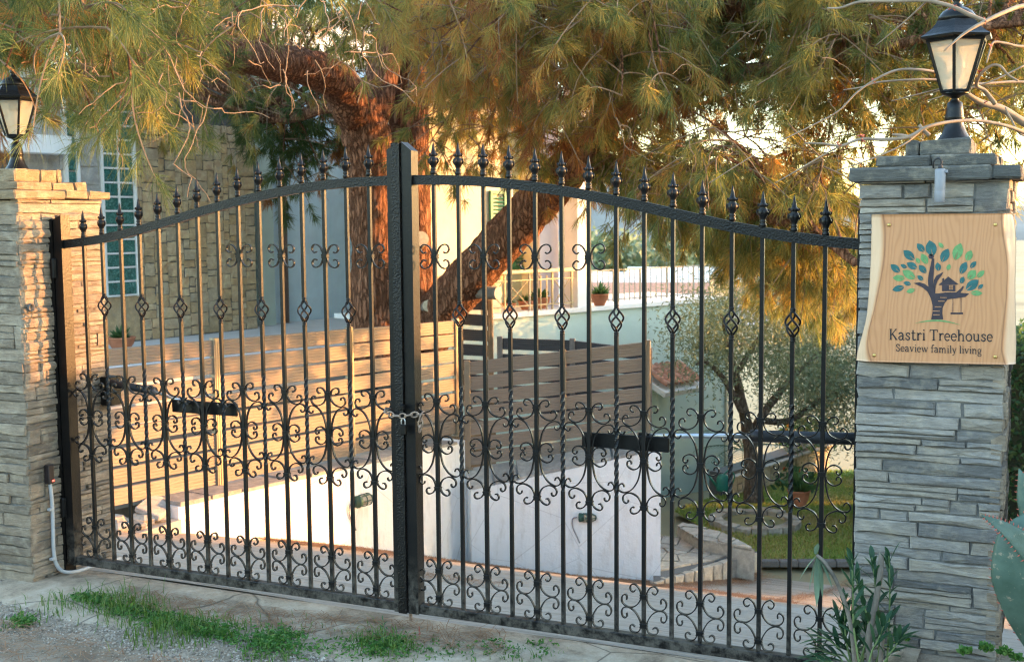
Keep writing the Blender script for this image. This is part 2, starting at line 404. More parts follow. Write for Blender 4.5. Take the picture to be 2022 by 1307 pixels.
def leaf_mat(name, stops, tl=0.4, boost=1.35, rough=0.5):
    s = Mat(name, (0.1, 0.1, 0.05), rough, 0, 0.35)
    c = s.ramp(s.attr(), stops); s.color(c)
    b = s.mix(1.0, c, (boost, boost, boost*0.8), 'MULTIPLY'); s.translucent(tl, b); return s.m
needle_mat = leaf_mat('pine_needle', [(0.0, (0.045, 0.075, 0.026)), (0.3, (0.115, 0.132, 0.040)), (0.52, (0.28, 0.215, 0.058)), (0.78, (0.31, 0.135, 0.036)), (1.0, (0.16, 0.062, 0.024))], 0.5, 1.9)  # green to dead brown; golden stops also carry added sun glow
olive_leaf = leaf_mat('olive_leaf', [(0.0, (0.104, 0.148, 0.086)), (0.5, (0.174, 0.217, 0.131)), (1.0, (0.295, 0.295, 0.148))], 0.3, 1.2)
shrub_leaf = leaf_mat('shrub_leaf', [(0.0, (0.025, 0.07, 0.03)), (0.5, (0.045, 0.11, 0.045)), (1.0, (0.10, 0.16, 0.05))], 0.3, 1.5, 0.4)
grass_mat = leaf_mat('grass_blade', [(0.0, (0.06, 0.13, 0.02)), (0.5, (0.115, 0.185, 0.03)), (0.8, (0.21, 0.19, 0.055)), (1.0, (0.30, 0.235, 0.10))], 0.35, 1.3)
litter_mat = leaf_mat('fallen_needle', [(0.0, (0.17, 0.085, 0.045)), (0.5, (0.26, 0.135, 0.07)), (1.0, (0.34, 0.21, 0.12))], 0.1, 1.0, 0.8)
pebble_mat = leaf_mat('pebble', [(0.0, (.12, .10, .08)), (.4, (.28, .24, .195)), (.8, (.34, .29, .235)), (1.0, (.45, .40, .34))], 0.0, 1.0, .9)
flower_mat = leaf_mat('petal', [(0.0, (0.55, 0.05, 0.03)), (0.5, (0.65, 0.12, 0.03)), (1.0, (0.75, 0.50, 0.08))], 0.3, 1.2)

# ------------------------------------------------------------------ ground
ZR = np.array([[-60, -0.30], [-2.5, -0.16], [-1.2, -0.115], [-0.3, -0.10], [0.25, -0.105], [1.2, -0.34], [2.67, -0.70], [4.49, -1.26], [6.2, -1.83], [7.3, -2.02], [9, -2.08], [14, -2.35], [30, -2.9], [80, -4.2], [200, -9.0], [600, -24.0], [4000, -60.0]])
def ramp_z(y): return float(np.interp(y, ZR[:, 0], ZR[:, 1]))
def sstep(a, b, x): t = min(1, max(0, (x-a)/(b-a))); return t*t*(3-2*t)
def ground_z(x, y):
    z = ramp_z(y)
    if y < 0.05: z += 0.27*sstep(3.60, 3.92, x)*sstep(0.05, -0.15, y)*sstep(-1.6, -0.7, y)
    if y < 0: z += 0.018*nz((x, y, 0), 1.6, 3)+0.007*nz((x, y, 0), 7, 5)
    return z
def grid_sheet(name, xs, ys, zf, mat, kind='structure'):
    V = [(x, y, zf(x, y)) for y in ys for x in xs]; nx = len(xs)
    F = [[j*nx+i, j*nx+i+1, (j+1)*nx+i+1, (j+1)*nx+i] for j in range(len(ys)-1) for i in range(nx-1)]
    o = link(name, make_mesh(name, V, F, mat, True)); o['kind'] = kind; return o
gm = Mat('earth', (0.3, 0.26, 0.2), 0.95, 0, 0.2)
n1 = gm.noise(3.0, 8, 0.78); n2 = gm.noise(22, 5, 0.7); n3 = gm.noise(160, 3, 0.6)
c = gm.ramp(n1, [(0.34, (0.44, 0.365, 0.275)), (0.5, (0.32, 0.252, 0.18)), (0.66, (0.17, 0.125, 0.085))])
c = gm.mix(gm.math('MULTIPLY', n2, 0.55), c, (0.13, 0.105, 0.08)); c = gm.mix(gm.ramp(n3, [(0.55, (0, 0, 0)), (0.75, (0.6, 0.6, 0.6))]), c, (0.32, 0.295, 0.265))
gm.color(c); gm.bump(n2, 0.012); gm.bump(n3, 0.005)
earth = gm.m
ap = Mat('worn_concrete', (0.4, 0.37, 0.32), 0.9, 0, 0.25)
n1 = ap.noise(3.4, 8, 0.78); n2 = ap.noise(30, 5, 0.65); n3 = ap.noise(170, 3, 0.6)
c = ap.ramp(n1, [(0.36, (0.53, 0.445, 0.345)), (0.5, (0.40, 0.315, 0.225)), (0.64, (0.20, 0.15, 0.105))])
crk = ap.ramp(ap.voro(1.1, ap.mapping((1, 1, 1)), 'DISTANCE_TO_EDGE'), [(0.0, (1, 1, 1)), (0.006, (0, 0, 0))])
c = ap.mix(ap.math('MULTIPLY', n2, 0.4), c, (0.15, 0.122, 0.093)); c = ap.mix(crk, c, (0.10, 0.08, 0.06))
ap.color(c); ap.bump(n1, 0.02); ap.bump(n2, 0.010); ap.bump(n3, 0.002)
apron_mat = ap.m
rm = Mat('grooved_concrete', (0.4, 0.36, 0.3), 0.9, 0, 0.25)
v = rm.mapping((0.5, 9.0, 1)); g1 = rm.noise(2.4, 4, 0.55, v, 0.7); n1 = rm.noise(1.2, 6, 0.7); n2 = rm.noise(45, 4, 0.6)
c = rm.ramp(n1, [(0.3, (0.38, 0.35, 0.31)), (0.7, (0.29, 0.25, 0.205))]); gr = rm.ramp(g1, [(0.40, (1, 1, 1)), (0.5, (0, 0, 0))])
c = rm.mix(rm.math('MULTIPLY', gr, 0.55), c, (0.20, 0.165, 0.13)); c = rm.mix(rm.math('MULTIPLY', n2, 0.25), c, (0.28, 0.22, 0.16))
rm.color(c); rm.bump(g1, 0.03); rm.bump(n2, 0.003)
ramp_mat = rm.m
asph = simple('old_asphalt', (0.301, 0.286, 0.271), 0.9, 0, 120, 0.25, 0.003).m
lawn_soil = simple('lawn_soil', (0.238, 0.224, 0.098), 0.95, 0, 3, 0.35, 0.01).m

def lin(a, b, n): return list(np.linspace(a, b, n))
xs = [-4000, -1500, -500, -150, -60, -25]+lin(-12, 12, 49)+[25, 60, 150, 500, 1500, 4000]
ys = [-60, -20, -8]+lin(-4, 0.2, 22)+lin(0.5, 20, 40)+[25, 30, 45, 80, 130, 200, 350, 600, 1200, 4000]
terr = simple('dry_field', (0.27, 0.24, 0.14), 0.95, 0, 0.06, 0.4, 0.0).m
def terr_z(x, y):
    z = ramp_z(y)-0.03
    if abs(x) < 13 and -1.8 < y < 0.1: z = ground_z(x, y)-0.03
    return z
grid_sheet('ground', xs, ys, terr_z, terr)
grid_sheet('verge', lin(-4, 9, 200), lin(-3.4, -0.02, 110), ground_z, earth)
aproned = lambda x, y: ground_z(x, y)+0.012-0.03*sstep(-0.42, -0.60, y+0.10*nz((x, 0, 0), 1.2)+0.04*nz((x, y, 0), 5))
grid_sheet('driveway_apron', lin(-0.35, 3.95, 90), lin(-0.62, 0.06, 26), aproned, apron_mat)
grid_sheet('driveway', lin(-1.75, 6.5, 40), lin(0.064, 7.6, 60), lambda x, y: ramp_z(y)+0.012+0.012*nz((x, y, 0), 0.8), ramp_mat)
def road_edge(x): return -1.0-0.02*x
grid_sheet('road', lin(-4, 9, 60), lin(-3.3, -0.86, 24), lambda x, y: ground_z(x, y)+0.012-0.05*sstep(-1.02, -0.90, y-0.06*x+0.08+0.07*nz((x, y, 0), 2.2)), asph)

# ------------------------------------------------------------------ wrought iron gate
S = 0.116
TIPS = [1.7337, 1.7498, 1.7674, 1.7909, 1.8140, 1.8455, 1.8693, 1.8963, 1.9190, 1.9408, 1.9572, 1.9736, 1.9845, 1.9911, 1.9966]
XL = [i*S for i in range(15)]; XR = [1.9402+i*S for i in range(15)]
HB = 0.0075
def m_scroll(name, pts, k=6, hw=0.0054, ht=0.0024):
    path = [A3(x, 0, z) for x, z in pts]
    return MB().ribbon(spline(path, k), hw, ht).mesh(name, iron)
SA = [(-.040, .904), (-.049, .903), (-.057, .914), (-.053, .926), (-.041, .929), (-.024, .921), (-.0125, .902), (-.0135, .880), (-.028, .858), (-.057, .846), (-.080, .853), (-.089, .867), (-.086, .882), (-.076, .889), (-.067, .884), (-.066, .875)]
SBp = [(-.081, .823), (-.086, .812), (-.096, .811), (-.105, .822), (-.105, .834), (-.095, .843), (-.080, .8455), (-.060, .838), (-.043, .823), (-.026, .795), (-.017, .762), (-.0125, .728), (-.0125, .705), (-.022, .682), (-.043, .671), (-.062, .677), (-.071, .688), (-.070, .700), (-.062, .706), (-.054, .701), (-.053, .692)]
zc = .7105
SC = [(x, 2*zc-z) for x, z in SBp]; SD = [(x, 2*zc-z) for x, z in SA]
SE = [(-.035, .180), (-.042, .172), (-.052, .173), (-.0585, .186), (-.053, .199), (-.040, .203), (-.022, .190), (-.0115, .162), (-.018, .134), (-.040, .111), (-.068, .106), (-.088, .117), (-.095, .134), (-.090, .150), (-.078, .156), (-.072, .148), (-.073, .135)]
SF = [(-.073, .080), (-.072, .066), (-.080, .059), (-.090, .064), (-.095, .080), (-.090, .096), (-.078, .104), (-.060, .1035), (-.036, .088), (-.018, .060), (-.0115, .037), (-.018, .014), (-.033, .004), (-.050, .006), (-.0585, .017), (-.056, .031), (-.046, .034), (-.037, .027)]
ST = [(-.043, 1.535), (-.052, 1.530), (-.063, 1.536), (-.0685, 1.548), (-.062, 1.562), (-.047, 1.567), (-.027, 1.558), (-.0135, 1.536), (-.0115, 1.516), (-.0135, 1.496), (-.027, 1.474), (-.047, 1.465), (-.062, 1.470), (-.0685, 1.484), (-.063, 1.496), (-.052, 1.502), (-.043, 1.497)]
SCR = []
for pts in (SA, SBp, SC, SD, SE, SF, ST):
    SCR.append((m_scroll('scroll', pts), m_scroll('scroll', [(-x, z) for x, z in pts])))
spear_prof = [(.0095, -.012), (.0135, -.010), (.0135, 0), (.0105, .003), (.0125, .007), (.0125, .012), (.0095, .015), (.0120, .019), (.0120, .022), (.0155, .028), (.0205, .036), (.0215, .044), (.0180, .054), (.0120, .062), (.0150, .066), (.0165, .070), (.0150, .074), (.0100, .078), (.0070, .095), (.0040, .112), (.0006, .124)]
sm = MB().lathe(spear_prof, (0, 0, -.124), 8, math.pi/8)
for k in range(4):
    a = math.pi/2*k; c_ = A3(math.cos(a), math.sin(a), 0)
    sm.tube(spline([c_*.019+A3(0, 0, -.090), c_*.0235+A3(0, 0, -.080), c_*.0195+A3(0, 0, -.069)], 3), [.003]*7, 5)
    sm.tube(spline([c_*.013+A3(0, 0, -.058), c_*.0195+A3(0, 0, -.054), c_*.0165+A3(0, 0, -.048)], 3), [.0032]*7, 5)
spear_me = sm.mesh('spearhead', iron_plain, True)
bk = MB()
for k in range(4):
    pts = []
    for j in range(13):
        t = j/12; a = math.pi/2*k+math.pi/4+t*math.pi*0.95; r = .006+.0235*math.sin(math.pi*t)**1.15
        pts.append(A3(r*math.cos(a), r*math.sin(a), .047-.094*t))
    bk.tube(pts, .0042, 6)
for sg in (-1, 1):
    bk.lathe([(.0085, -.012), (.0105, -.010), (.0105, -.006), (.0088, -.004), (.0105, -.002), (.0105, .003), (.0085, .006)], (0, 0, sg*.055), 8)
basket_me = bk.mesh('basket', iron_plain, True)
tw = MB(); prof = []
for j in range(61):
    z = .556+(.971-.556)*j/60; a = math.pi/2*12*j/60+math.pi/4
    for k in range(4): prof.append(A3(math.cos(a+k*math.pi/2)*.0098, math.sin(a+k*math.pi/2)*.0098, z))
tw.add(prof, [[j*4+k, j*4+(k+1) % 4, j*4+4+(k+1) % 4, j*4+4+k] for j in range(60) for k in range(4)])
cb = MB()
for dz, h, w in ((0, .0105, .0135), (-.0065, .0022, .0152), (.0065, .0022, .0152)): cb.bbox((0, 0, dz), (w, .0105+w*.1, h*.5 if h > .005 else h), .0012)
collar_me = cb.mesh('collar', iron_plain)

def rail_z(x, xs_, tips):
    return np.interp(x, xs_, np.array(tips)-.157)
def make_gate(name, label, X, tips, mirror, group):
    root = thing(name, label, 'gate', (X[0]-.15 if not mirror else X[-1]+.15, 0, 0), group)
    off = ORG[root.name]
    for i, x in enumerate(X):
        odd = i % 2 == 1
        b = MB(); top = tips[i]-.12
        if odd:
            rings = [A3(x+math.cos(math.pi/4+k*math.pi/2)*HB*1.414, math.sin(math.pi/4+k*math.pi/2)*HB*1.414, 0) for k in range(4)]
            rings += [v+A3(x, 0, 0) for v in prof]
            rings += [A3(x+math.cos(math.pi/4+k*math.pi/2)*HB*1.414, math.sin(math.pi/4+k*math.pi/2)*HB*1.414, 1.209) for k in range(4)]
            b.add(rings, [[j*4+k, j*4+(k+1) % 4, j*4+4+(k+1) % 4, j*4+4+k] for j in range(62) for k in range(4)]+[[3, 2, 1, 0], [248, 249, 250, 251]])
            MB().box((x, 0, (1.330+top)/2), (HB, HB, (top-1.330)/2)).build('upper_bar', iron, root)
        else:
            b.box((x, 0, top/2), (HB, HB, top/2))
        bar = b.build('bar', iron, root)
        link('spearhead', spear_me, bar, A3(x, 0, tips[i])-off)
        if odd:
            link('basket', basket_me, bar, A3(x, 0, 1.2696)-off)
        else:
            top4 = (i >= 8) if not mirror else (i <= 6)
            for z in (.902, .7105, .518, .157, .037)+((1.516,) if top4 else ()):
                link('collar', collar_me, bar, A3(x, 0, z)-off)
            for q in range(7 if top4 else 6):
                for sd_ in (0, 1):
                    so_ = link('scroll', SCR[q][sd_], root, A3(x, rng.normal(0, .0006), rng.normal(0, .0008))-off); so_.rotation_euler = (0, 0, rng.normal(0, .03))
    # arched top rail
    n = 40; xa = X[0]-.135 if not mirror else X[0]-.09; xb = X[-1]+.11 if not mirror else X[-1]+.125
    ex = [xa]+list(X)+[xb]; 
    ez = [tips[0]-.166 if not mirror else tips[0]-.157]+list(tips)+[tips[-1] if not mirror else tips[-1]-.009]
    ez[1:-1] = list(np.array(tips)-.157)
    if not mirror: ez[-1] = tips[-1]-.1565
    else: ez[-1] = tips[-1]-.166
    pts = []
    for t in np.linspace(0, 1, n):
        x = xa+(xb-xa)*t; pts.append(A3(x, 0, np.interp(x, ex, ez)))
    zz = np.array([p[2] for p in pts]); zz = np.convolve(np.pad(zz, 3, mode='reflect', reflect_type='odd'), np.ones(7)/7, 'valid')
    pts = [A3(p[0], 0, z) for p, z in zip(pts, zz)]
    MB().ribbon(pts, .0165, .0200).build('top_rail', iron_ham, root)
    MB().bbox(((xa+xb)/2, 0, -.0215), ((xb-xa)/2, .020, .0205), .003).build('bottom_rail', iron, root)
    return root
def stile(parent, x0, x1, y0, y1, top_a, top_b, name='stile', mat=None, z0=-.042):
    """post with a sloped top: height top_a at x0 and top_b at x1"""
    P = [A3(x0, y0, z0), A3(x1, y0, z0), A3(x1, y0, top_b), A3(x0, y0, top_a)]
    return MB().prism(P, A3(0, y1-y0, 0)).build(name, mat or iron, parent)
gl = make_gate('iron_gate', 'black wrought iron gate leaf hinged to the sunlit sandy pillar', XL, TIPS, False, 'wrought iron gate leaves')
grt = make_gate('iron_gate', 'black wrought iron gate leaf hinged to the grey pillar with the wooden sign', XR, TIPS[::-1], True, 'wrought iron gate leaves')
stile(gl, -.165, -.115, -.030, .030, 1.690, 1.712, 'hinge_stile'); stile(gl, 1.731, 1.757, -.030, .030, 1.968, 1.985, 'meeting_stile')
stile(gl, 1.757, 1.797, -.040, .012, 1.996, 1.996, 'cover_strip', iron_ham)
stile(grt, 1.802, 1.850, -.030, .030, 2.000, 1.962, 'meeting_stile'); stile(grt, 3.683, 3.703, -.030, .030, 1.690, 1.700, 'hinge_stile')
MB().tube([A3(1.783, .022, -.105), A3(1.783, .022, .12)], .008, 8).build('drop_bolt', rust, gl)
MB().lathe([(.011, 0), (.014, .004), (.014, .02), (.006, .026)], (1.800, -.055, .86), 10).build('latch_knob', iron_plain, grt)
for root, xh in ((gl, -.170), (grt, 3.708)):
    for z in (.25, 1.45): MB().lathe([(.013, -.05), (.016, -.045), (.016, .045), (.013, .05)], (xh, -.034, z), 10).build('hinge', iron_plain, root)
gp = thing('gate_post', 'black steel hinge post fixed to the sandy stone pillar', 'post', (-.19, .0, -.1), 'gate hinge posts')
stile(gp, -.212, -.172, -.034, .034, 1.675, 1.695, 'post_tube', iron_plain, -.1)
gp2 = thing('gate_post', 'black steel hinge post fixed to the grey pillar beside the wooden sign', 'post', (3.72, .0, -.1), 'gate hinge posts')
stile(gp2, 3.712, 3.735, -.034, .034, 1.700, 1.715, 'post_tube', iron_plain, -.1)

# chain and padlock round the meeting stiles
ch = thing('chain', 'rusty steel chain with padlock wrapped round the meeting gate posts', 'chain', (1.79, -.05, .82))
def chain_link(c, t, n, L=.030, W=.011, r=.0036):
    t, n = unit(t), unit(n); pts = []
    for k in range(17):
        a = 2*math.pi*k/16; pts.append(c+t*(L*.5*math.cos(a)*(1+.15*abs(math.cos(a))))+n*(W*math.sin(a)*(1.0)))
    return MB().tube(pts, r, 6, cap=False)
cpts = spline([A3(1.705, .02, .856), A3(1.712, -.045, .850), A3(1.755, -.062, .838), A3(1.80, -.062, .835), A3(1.845, -.058, .842), A3(1.875, -.03, .842), A3(1.880, .02, .836)], 8)
L_ = 0; acc = [0]
for i in range(1, len(cpts)): L_ += np.linalg.norm(cpts[i]-cpts[i-1]); acc.append(L_)
nl = int(L_/.027)
for q in range(nl+1):
    d = L_*q/nl; i = min(int(np.searchsorted(acc, d)), len(cpts)-1); c_ = cpts[i]; t = unit(cpts[min(i+1, len(cpts)-1)]-cpts[max(i-1, 0)])
    nn = A3(0, 0, 1) if q % 2 == 0 else unit(np.cross(t, A3(0, 0, 1)))
    chain_link(c_, t, nn).build('link', rust, ch, True)
for q in range(3): chain_link(A3(1.884, -.042-.003*q, .828-.022*q), A3(.2, 0, 1), A3(1, 0, -.2) if q % 2 else A3(0, 1, 0)).build('link', rust, ch, True)
pb = MB().bbox((1.808, -.060, .778), (.014, .009, .022), .003); pb.build('padlock_body', iron_plain, ch)
MB().tube(spline([A3(1.799, -.06, .796), A3(1.799, -.06, .815), A3(1.808, -.06, .826), A3(1.817, -.06, .815), A3(1.817, -.06, .796)], 5), .003, 6).build('shackle', steel, ch)

# gate openers
def opener(label, p_tube0, p_tube1, p_rod1, plate, r0, bracket, cover=None):
    t = thing('gate_opener', label, 'gate opener', p_tube0, 'electric gate opener arms')
    d = unit(np.array(p_tube1)-p_tube0)
    MB().tube([p_tube0, p_tube1], r0, 16).build('cylinder', rubber, t, True)
    MB().tube([np.array(p_tube1)-d*.005, np.array(p_tube1)+d*.04], r0*1.12, 16).build('collar', black_plastic, t, True)
    MB().tube([p_tube1, p_rod1], r0*.45, 12).build('rod', steel, t, True)
    MB().bbox(plate[0], plate[1], .003).build('mounting_plate', iron_plain, t)
    MB().bbox(bracket[0], bracket[1], .003).build('bracket', iron_plain, t)
    MB().bbox(np.array(p_rod1)-d*.01, (.022, .012, .014), .002).build('rod_end', iron_plain, t)
opener('black gate opener arm with bright rod behind the leaf by the wooden sign', A3(3.76, .16, .828), A3(3.30, .15, .812), A3(2.84, .06, .798), (A3(2.775, .040, .772), (.185, .008, .030)), .024, (A3(3.775, .14, .825), (.03, .05, .035)))
opener('black gate opener arm behind the leaf by the sandy pillar', A3(-.13, .27, .845), A3(.18, .22, .828), A3(.56, .06, .806), (A3(.67, .040, .792), (.19, .008, .030)), .020, (A3(-.145, .30, .80), (.035, .04, .075)))

# ------------------------------------------------------------------ dry stone pieces
def pack(W, H, wr, hr, rg, block=0.1, bw=(7, 12), bh=(6, 14)):
    h = np.zeros(W, int); out = []
    while h.min() < H:
        lo = int(h.min()); i = int(np.argmax(h == lo)); j = i
        while j < W and h[j] == lo: j += 1
        L = j-i
        if rg.random() < block: w, hh = int(rg.integers(*bw)), int(rg.integers(*bh))
        else: w, hh = int(rg.integers(*wr)), int(rg.integers(*hr))
        if L-w < wr[0]: w = L if L <= wr[1]*1.3 else L//2
        w = min(w, L)
        if rg.random() < .5 or w == L: a = i
        else: a = j-w
        hh = min(hh, H-lo)
        if H-lo-hh < hr[0]: hh = H-lo
        out.append((a, lo, w, hh)); h[a:a+w] = lo+hh
    return out
def courses(W, H, wr, hr, rg, block=.12, bw=(13, 22)):
    v, out, prev = 0, [], set()
    def row(a, b, v, h):
        x = a
        while x < b:
            w = int(rg.integers(*wr)); w = b-x if b-x-w < wr[0] else w
            if x+w in prev and b-x-w > wr[0]: w += 3
            if h >= 7 and rg.random() < .22: k = h//2; out.append((x, v, w, k)); out.append((x, v+k, w, h-k))
            else: out.append((x, v, w, h))
            x += w; cur.add(x)
    while v < H:
        h = min(int(rg.integers(*hr)), H-v); h = H-v if H-v-h < 3 else h
        cur = set()
        if rg.random() < block*2 and H-v-h > 10:
            h2 = int(rg.integers(*hr)); w = int(rg.integers(*bw)); edge = rg.random()
            x = 0 if edge < .35 else (W-w if edge < .7 else int(rg.integers(4, max(5, W-w-4))))
            out.append((x, v, w, h+h2))
            for vv, hh in ((v, h), (v+h, h2)):
                if x > 0: row(0, x, vv, hh)
                if x+w < W: row(x+w, W, vv, hh)
            v += h+h2
        else: row(0, W, v, h); v += h
        prev = cur
    return out
def stone_piece(mb_frame, u0, u1, v0, v1, depth, proud, rg, joint=.004, ch_=.006, seg=.05, rough=.004):
    O, U, Vv, N = mb_frame
    u0 += joint; u1 -= joint; v0 += joint*.8; v1 -= joint*.8
    w, h = u1-u0, v1-v0; cx, cy = (u0+u1)/2, (v0+v1)/2
    nu = max(1, min(4, int(w/seg))); nv = max(1, min(3, int(h/seg))); P = []
    P += [(u0+w*k/nu, v0) for k in range(nu)]; P += [(u1, v0+h*k/nv) for k in range(nv)]
    P += [(u1-w*k/nu, v1) for k in range(nu)]; P += [(u0, v1-h*k/nv) for k in range(nv)]
    jt = min(rough, .12*min(w, h)); P = [(a+rg.normal(0, jt*.5), b+rg.normal(0, jt*.5)) for a, b in P]
    n = len(P); c1 = min(ch_, .3*min(w, h)); V = []
    for a, b in P: V.append(O+U*a+Vv*b-N*depth)
    for a, b in P: V.append(O+U*a+Vv*b+N*(proud-c1*.8+rg.normal(0, rough*.25)))
    for a, b in P:
        du, dv = cx-a, cy-b; L = math.hypot(du, dv)+1e-6
        k = c1*1.2/L; V.append(O+U*(a+du*k)+Vv*(b+dv*k)+N*(proud+rg.normal(0, rough*.35)))
    V.append(O+U*cx+Vv*cy+N*(proud+rg.normal(0, rough*.5)+rough*.4))
    F = [[i, (i+1) % n, n+(i+1) % n, n+i] for i in range(n)]+[[n+i, n+(i+1) % n, 2*n+(i+1) % n, 2*n+i] for i in range(n)]
    F += [[2*n+i, 2*n+(i+1) % n, 3*n] for i in range(n)]
    return MB().add(V, F)
def clad(parent, O, U, Vv, N, W, H, unit_, wr, hr, mat, rg, block, proud=(.004, .018), joint=.004, limit=300, skip=None, rough=.004, bw=(7, 12), bh=(6, 14), coursed=False):
    cnt = 0; rest = MB()
    for a, b, w, h in (courses(int(round(W/unit_)), int(round(H/unit_)), wr, hr, rg, block, bw) if coursed else pack(int(round(W/unit_)), int(round(H/unit_)), wr, hr, rg, block, bw, bh)):
        u0, v0 = a*unit_, b*unit_
        if skip and skip(u0+w*unit_/2, v0+h*unit_/2): continue
        mb = stone_piece((O, U, Vv, N), u0, u0+w*unit_, v0, v0+h*unit_, .03, rg.uniform(*proud), rg, joint, min(.0045, .16*h*unit_), .05, rough)
        cnt += 1
        mb.build('stone', mat, parent)
    return cnt
XA, YA, ZA = A3(1, 0, 0), A3(0, 1, 0), A3(0, 0, 1)

def slab(parent, c, h, mat, rg, n=4):
    """irregular cap layer of slabs: pieces along X on the -Y front and along Y on the +X side"""
    c = np.array(c, float); h = np.array(h, float)
    cuts = sorted([-1, 1]+[float(x) for x in rg.uniform(-.75, .75, n-1)])
    for k in range(len(cuts)-1):
        a, b = cuts[k]*h[0], cuts[k+1]*h[0]
        m = MB().bbox((c[0]+(a+b)/2, c[1]-h[1]*.5, c[2]+rg.normal(0, .0012)), ((b-a)/2-.0018, h[1]*.5+rg.uniform(-.003, .006), h[2]+rg.uniform(-.002, .002)), .006)
        m.V = [v+rg.normal(0, .0022, 3) for v in m.V]; m.build('cap_slab', mat, parent)
    cuts = sorted([-.0, 1]+[float(x) for x in rg.uniform(.2, .8, 1)])
    for k in range(len(cuts)-1):
        a, b = cuts[k]*h[1], cuts[k+1]*h[1]
        m = MB().bbox((c[0], c[1]+(a+b)/2+.0015, c[2]), (h[0]+rg.uniform(-.002, .006), (b-a)/2-.0018, h[2]+rg.uniform(-.002, .002)), .006)
        m.V = [v+rg.normal(0, .0022, 3) for v in m.V]; m.build('cap_slab', mat, parent)

rg = np.random.default_rng(11)
lp = thing('stone_pillar', 'sunlit sandy grey stone gate pillar with grey conduit on its side', 'pillar', (-.47, .05, -.15), 'stone gate pillars')
MB().box((-.47, .05, .80), (.272, .272, .975)).build('core', mortar, lp)
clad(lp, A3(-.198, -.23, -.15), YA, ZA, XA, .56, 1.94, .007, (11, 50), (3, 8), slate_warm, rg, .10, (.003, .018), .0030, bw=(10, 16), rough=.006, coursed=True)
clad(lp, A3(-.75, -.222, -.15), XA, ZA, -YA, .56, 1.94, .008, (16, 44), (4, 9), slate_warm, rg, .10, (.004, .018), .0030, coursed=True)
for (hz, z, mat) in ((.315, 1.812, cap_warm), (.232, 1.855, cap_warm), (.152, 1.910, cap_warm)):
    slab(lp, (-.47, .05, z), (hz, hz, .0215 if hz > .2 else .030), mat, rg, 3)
hq = on_y(0, 0, 0); q_ = ray(60, 607); hq = CAM+(-.178-CAM[0])/q_[0]*q_
MB().lathe([(.020, 0), (.020, .010), (.0155, .0105), (.0150, -.004), (.001, -.0045)], hq, 16, 0, [YA, ZA, XA], False).build('cable_hole', dark_mortar, lp, True)
rp = thing('stone_pillar', 'shaded blue grey slate gate pillar carrying the wooden sign', 'pillar', (3.955, .05, -.15), 'stone gate pillars')
RX0, RX1 = 3.715, 4.195
MB().box(((RX0+RX1)/2, .05, .80), ((RX1-RX0)/2-.008, .272, .975)).build('core', mortar, rp)
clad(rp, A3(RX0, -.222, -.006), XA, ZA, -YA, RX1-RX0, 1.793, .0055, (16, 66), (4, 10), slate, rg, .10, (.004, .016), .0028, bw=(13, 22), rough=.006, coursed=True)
clad(rp, A3(RX1-.008, -.23, -.01), YA, ZA, XA, .56, 1.80, .01, (12, 34), (3, 7), slate_warm, rg, .08)  # sunward side in the warm tone: sunlight put into the stone colour
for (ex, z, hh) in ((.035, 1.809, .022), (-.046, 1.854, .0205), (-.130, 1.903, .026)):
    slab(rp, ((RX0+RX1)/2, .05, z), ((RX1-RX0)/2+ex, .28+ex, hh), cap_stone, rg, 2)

# ------------------------------------------------------------------ pillar lanterns
def lantern(c, label):
    t = thing('pillar_lantern', label, 'lamp', c, 'lanterns on the gate pillars'); c = np.array(c, float)
    MB().lathe([(.056, 0), (.058, .006), (.054, .012), (.042, .030), (.033, .055), (.030, .075), (.034, .080), (.031, .088), (.029, .110), (.025, .135), (.014, .142), (.012, .150), (.020, .156), (.044, .164), (.046, .170)], c, 24).build('pedestal', iron_plain, t, True)
    z0, z1, r0, r1 = .170, .352, .048, .106; a0 = math.pi/6
    k6 = [A3(math.cos(a0+k*math.pi/3), math.sin(a0+k*math.pi/3), 0) for k in range(6)]
    fr = MB()
    for k in range(6):
        fr.tube([c+k6[k]*r0+ZA*z0, c+k6[k]*r1+ZA*z1], .0062, 6)
        for r_, z_ in ((r0, z0+.004), (r1, z1-.004)): fr.tube([c+k6[k]*r_+ZA*z_, c+k6[(k+1) % 6]*r_+ZA*z_], .0062, 6)
    fr.build('frame', iron_plain, t)
    for k in range(6):
        a, b = k6[k], k6[(k+1) % 6]
        P = [c+a*r0*.97+ZA*(z0+.004), c+b*r0*.97+ZA*(z0+.004), c+b*r1*.97+ZA*(z1-.004), c+a*r1*.97+ZA*(z1-.004)]
        n = unit(a+b); MB().prism(P, -n*.003).build('pane', lamp_glass, t)
    rf = [(r1+.004, z1-.002), (.130, z1+.004), (.132, z1+.010), (.118, z1+.018), (.090, z1+.040), (.074, z1+.060), (.072, z1+.066)]
    roof = MB().lathe(rf, c, 6, a0).build('roof', iron_plain, t)
    dm = MB().lathe([(.066, z1+.066), (.062, z1+.082), (.050, z1+.098), (.034, z1+.108), (.020, z1+.114), (.017, z1+.120), (.010, z1+.128), (.016, z1+.136), (.016, z1+.142), (.008, z1+.150), (.012, z1+.158), (.007, z1+.168), (.001, z1+.176)], c, 18).build('finial', iron_plain, roof, True)
    bu = MB().lathe([(.014, .172), (.016, .200), (.015, .215), (.022, .230), (.030, .255), (.030, .275), (.022, .297), (.004, .305)], c, 14).build('bulb', bulb_mat, t, True)
lantern((3.996, .05, 1.929), 'black six sided lantern on the slate pillar with bare branches around')
lantern((-.47, .05, 1.940), 'black six sided lantern on the sunlit sandy pillar under pine needles')

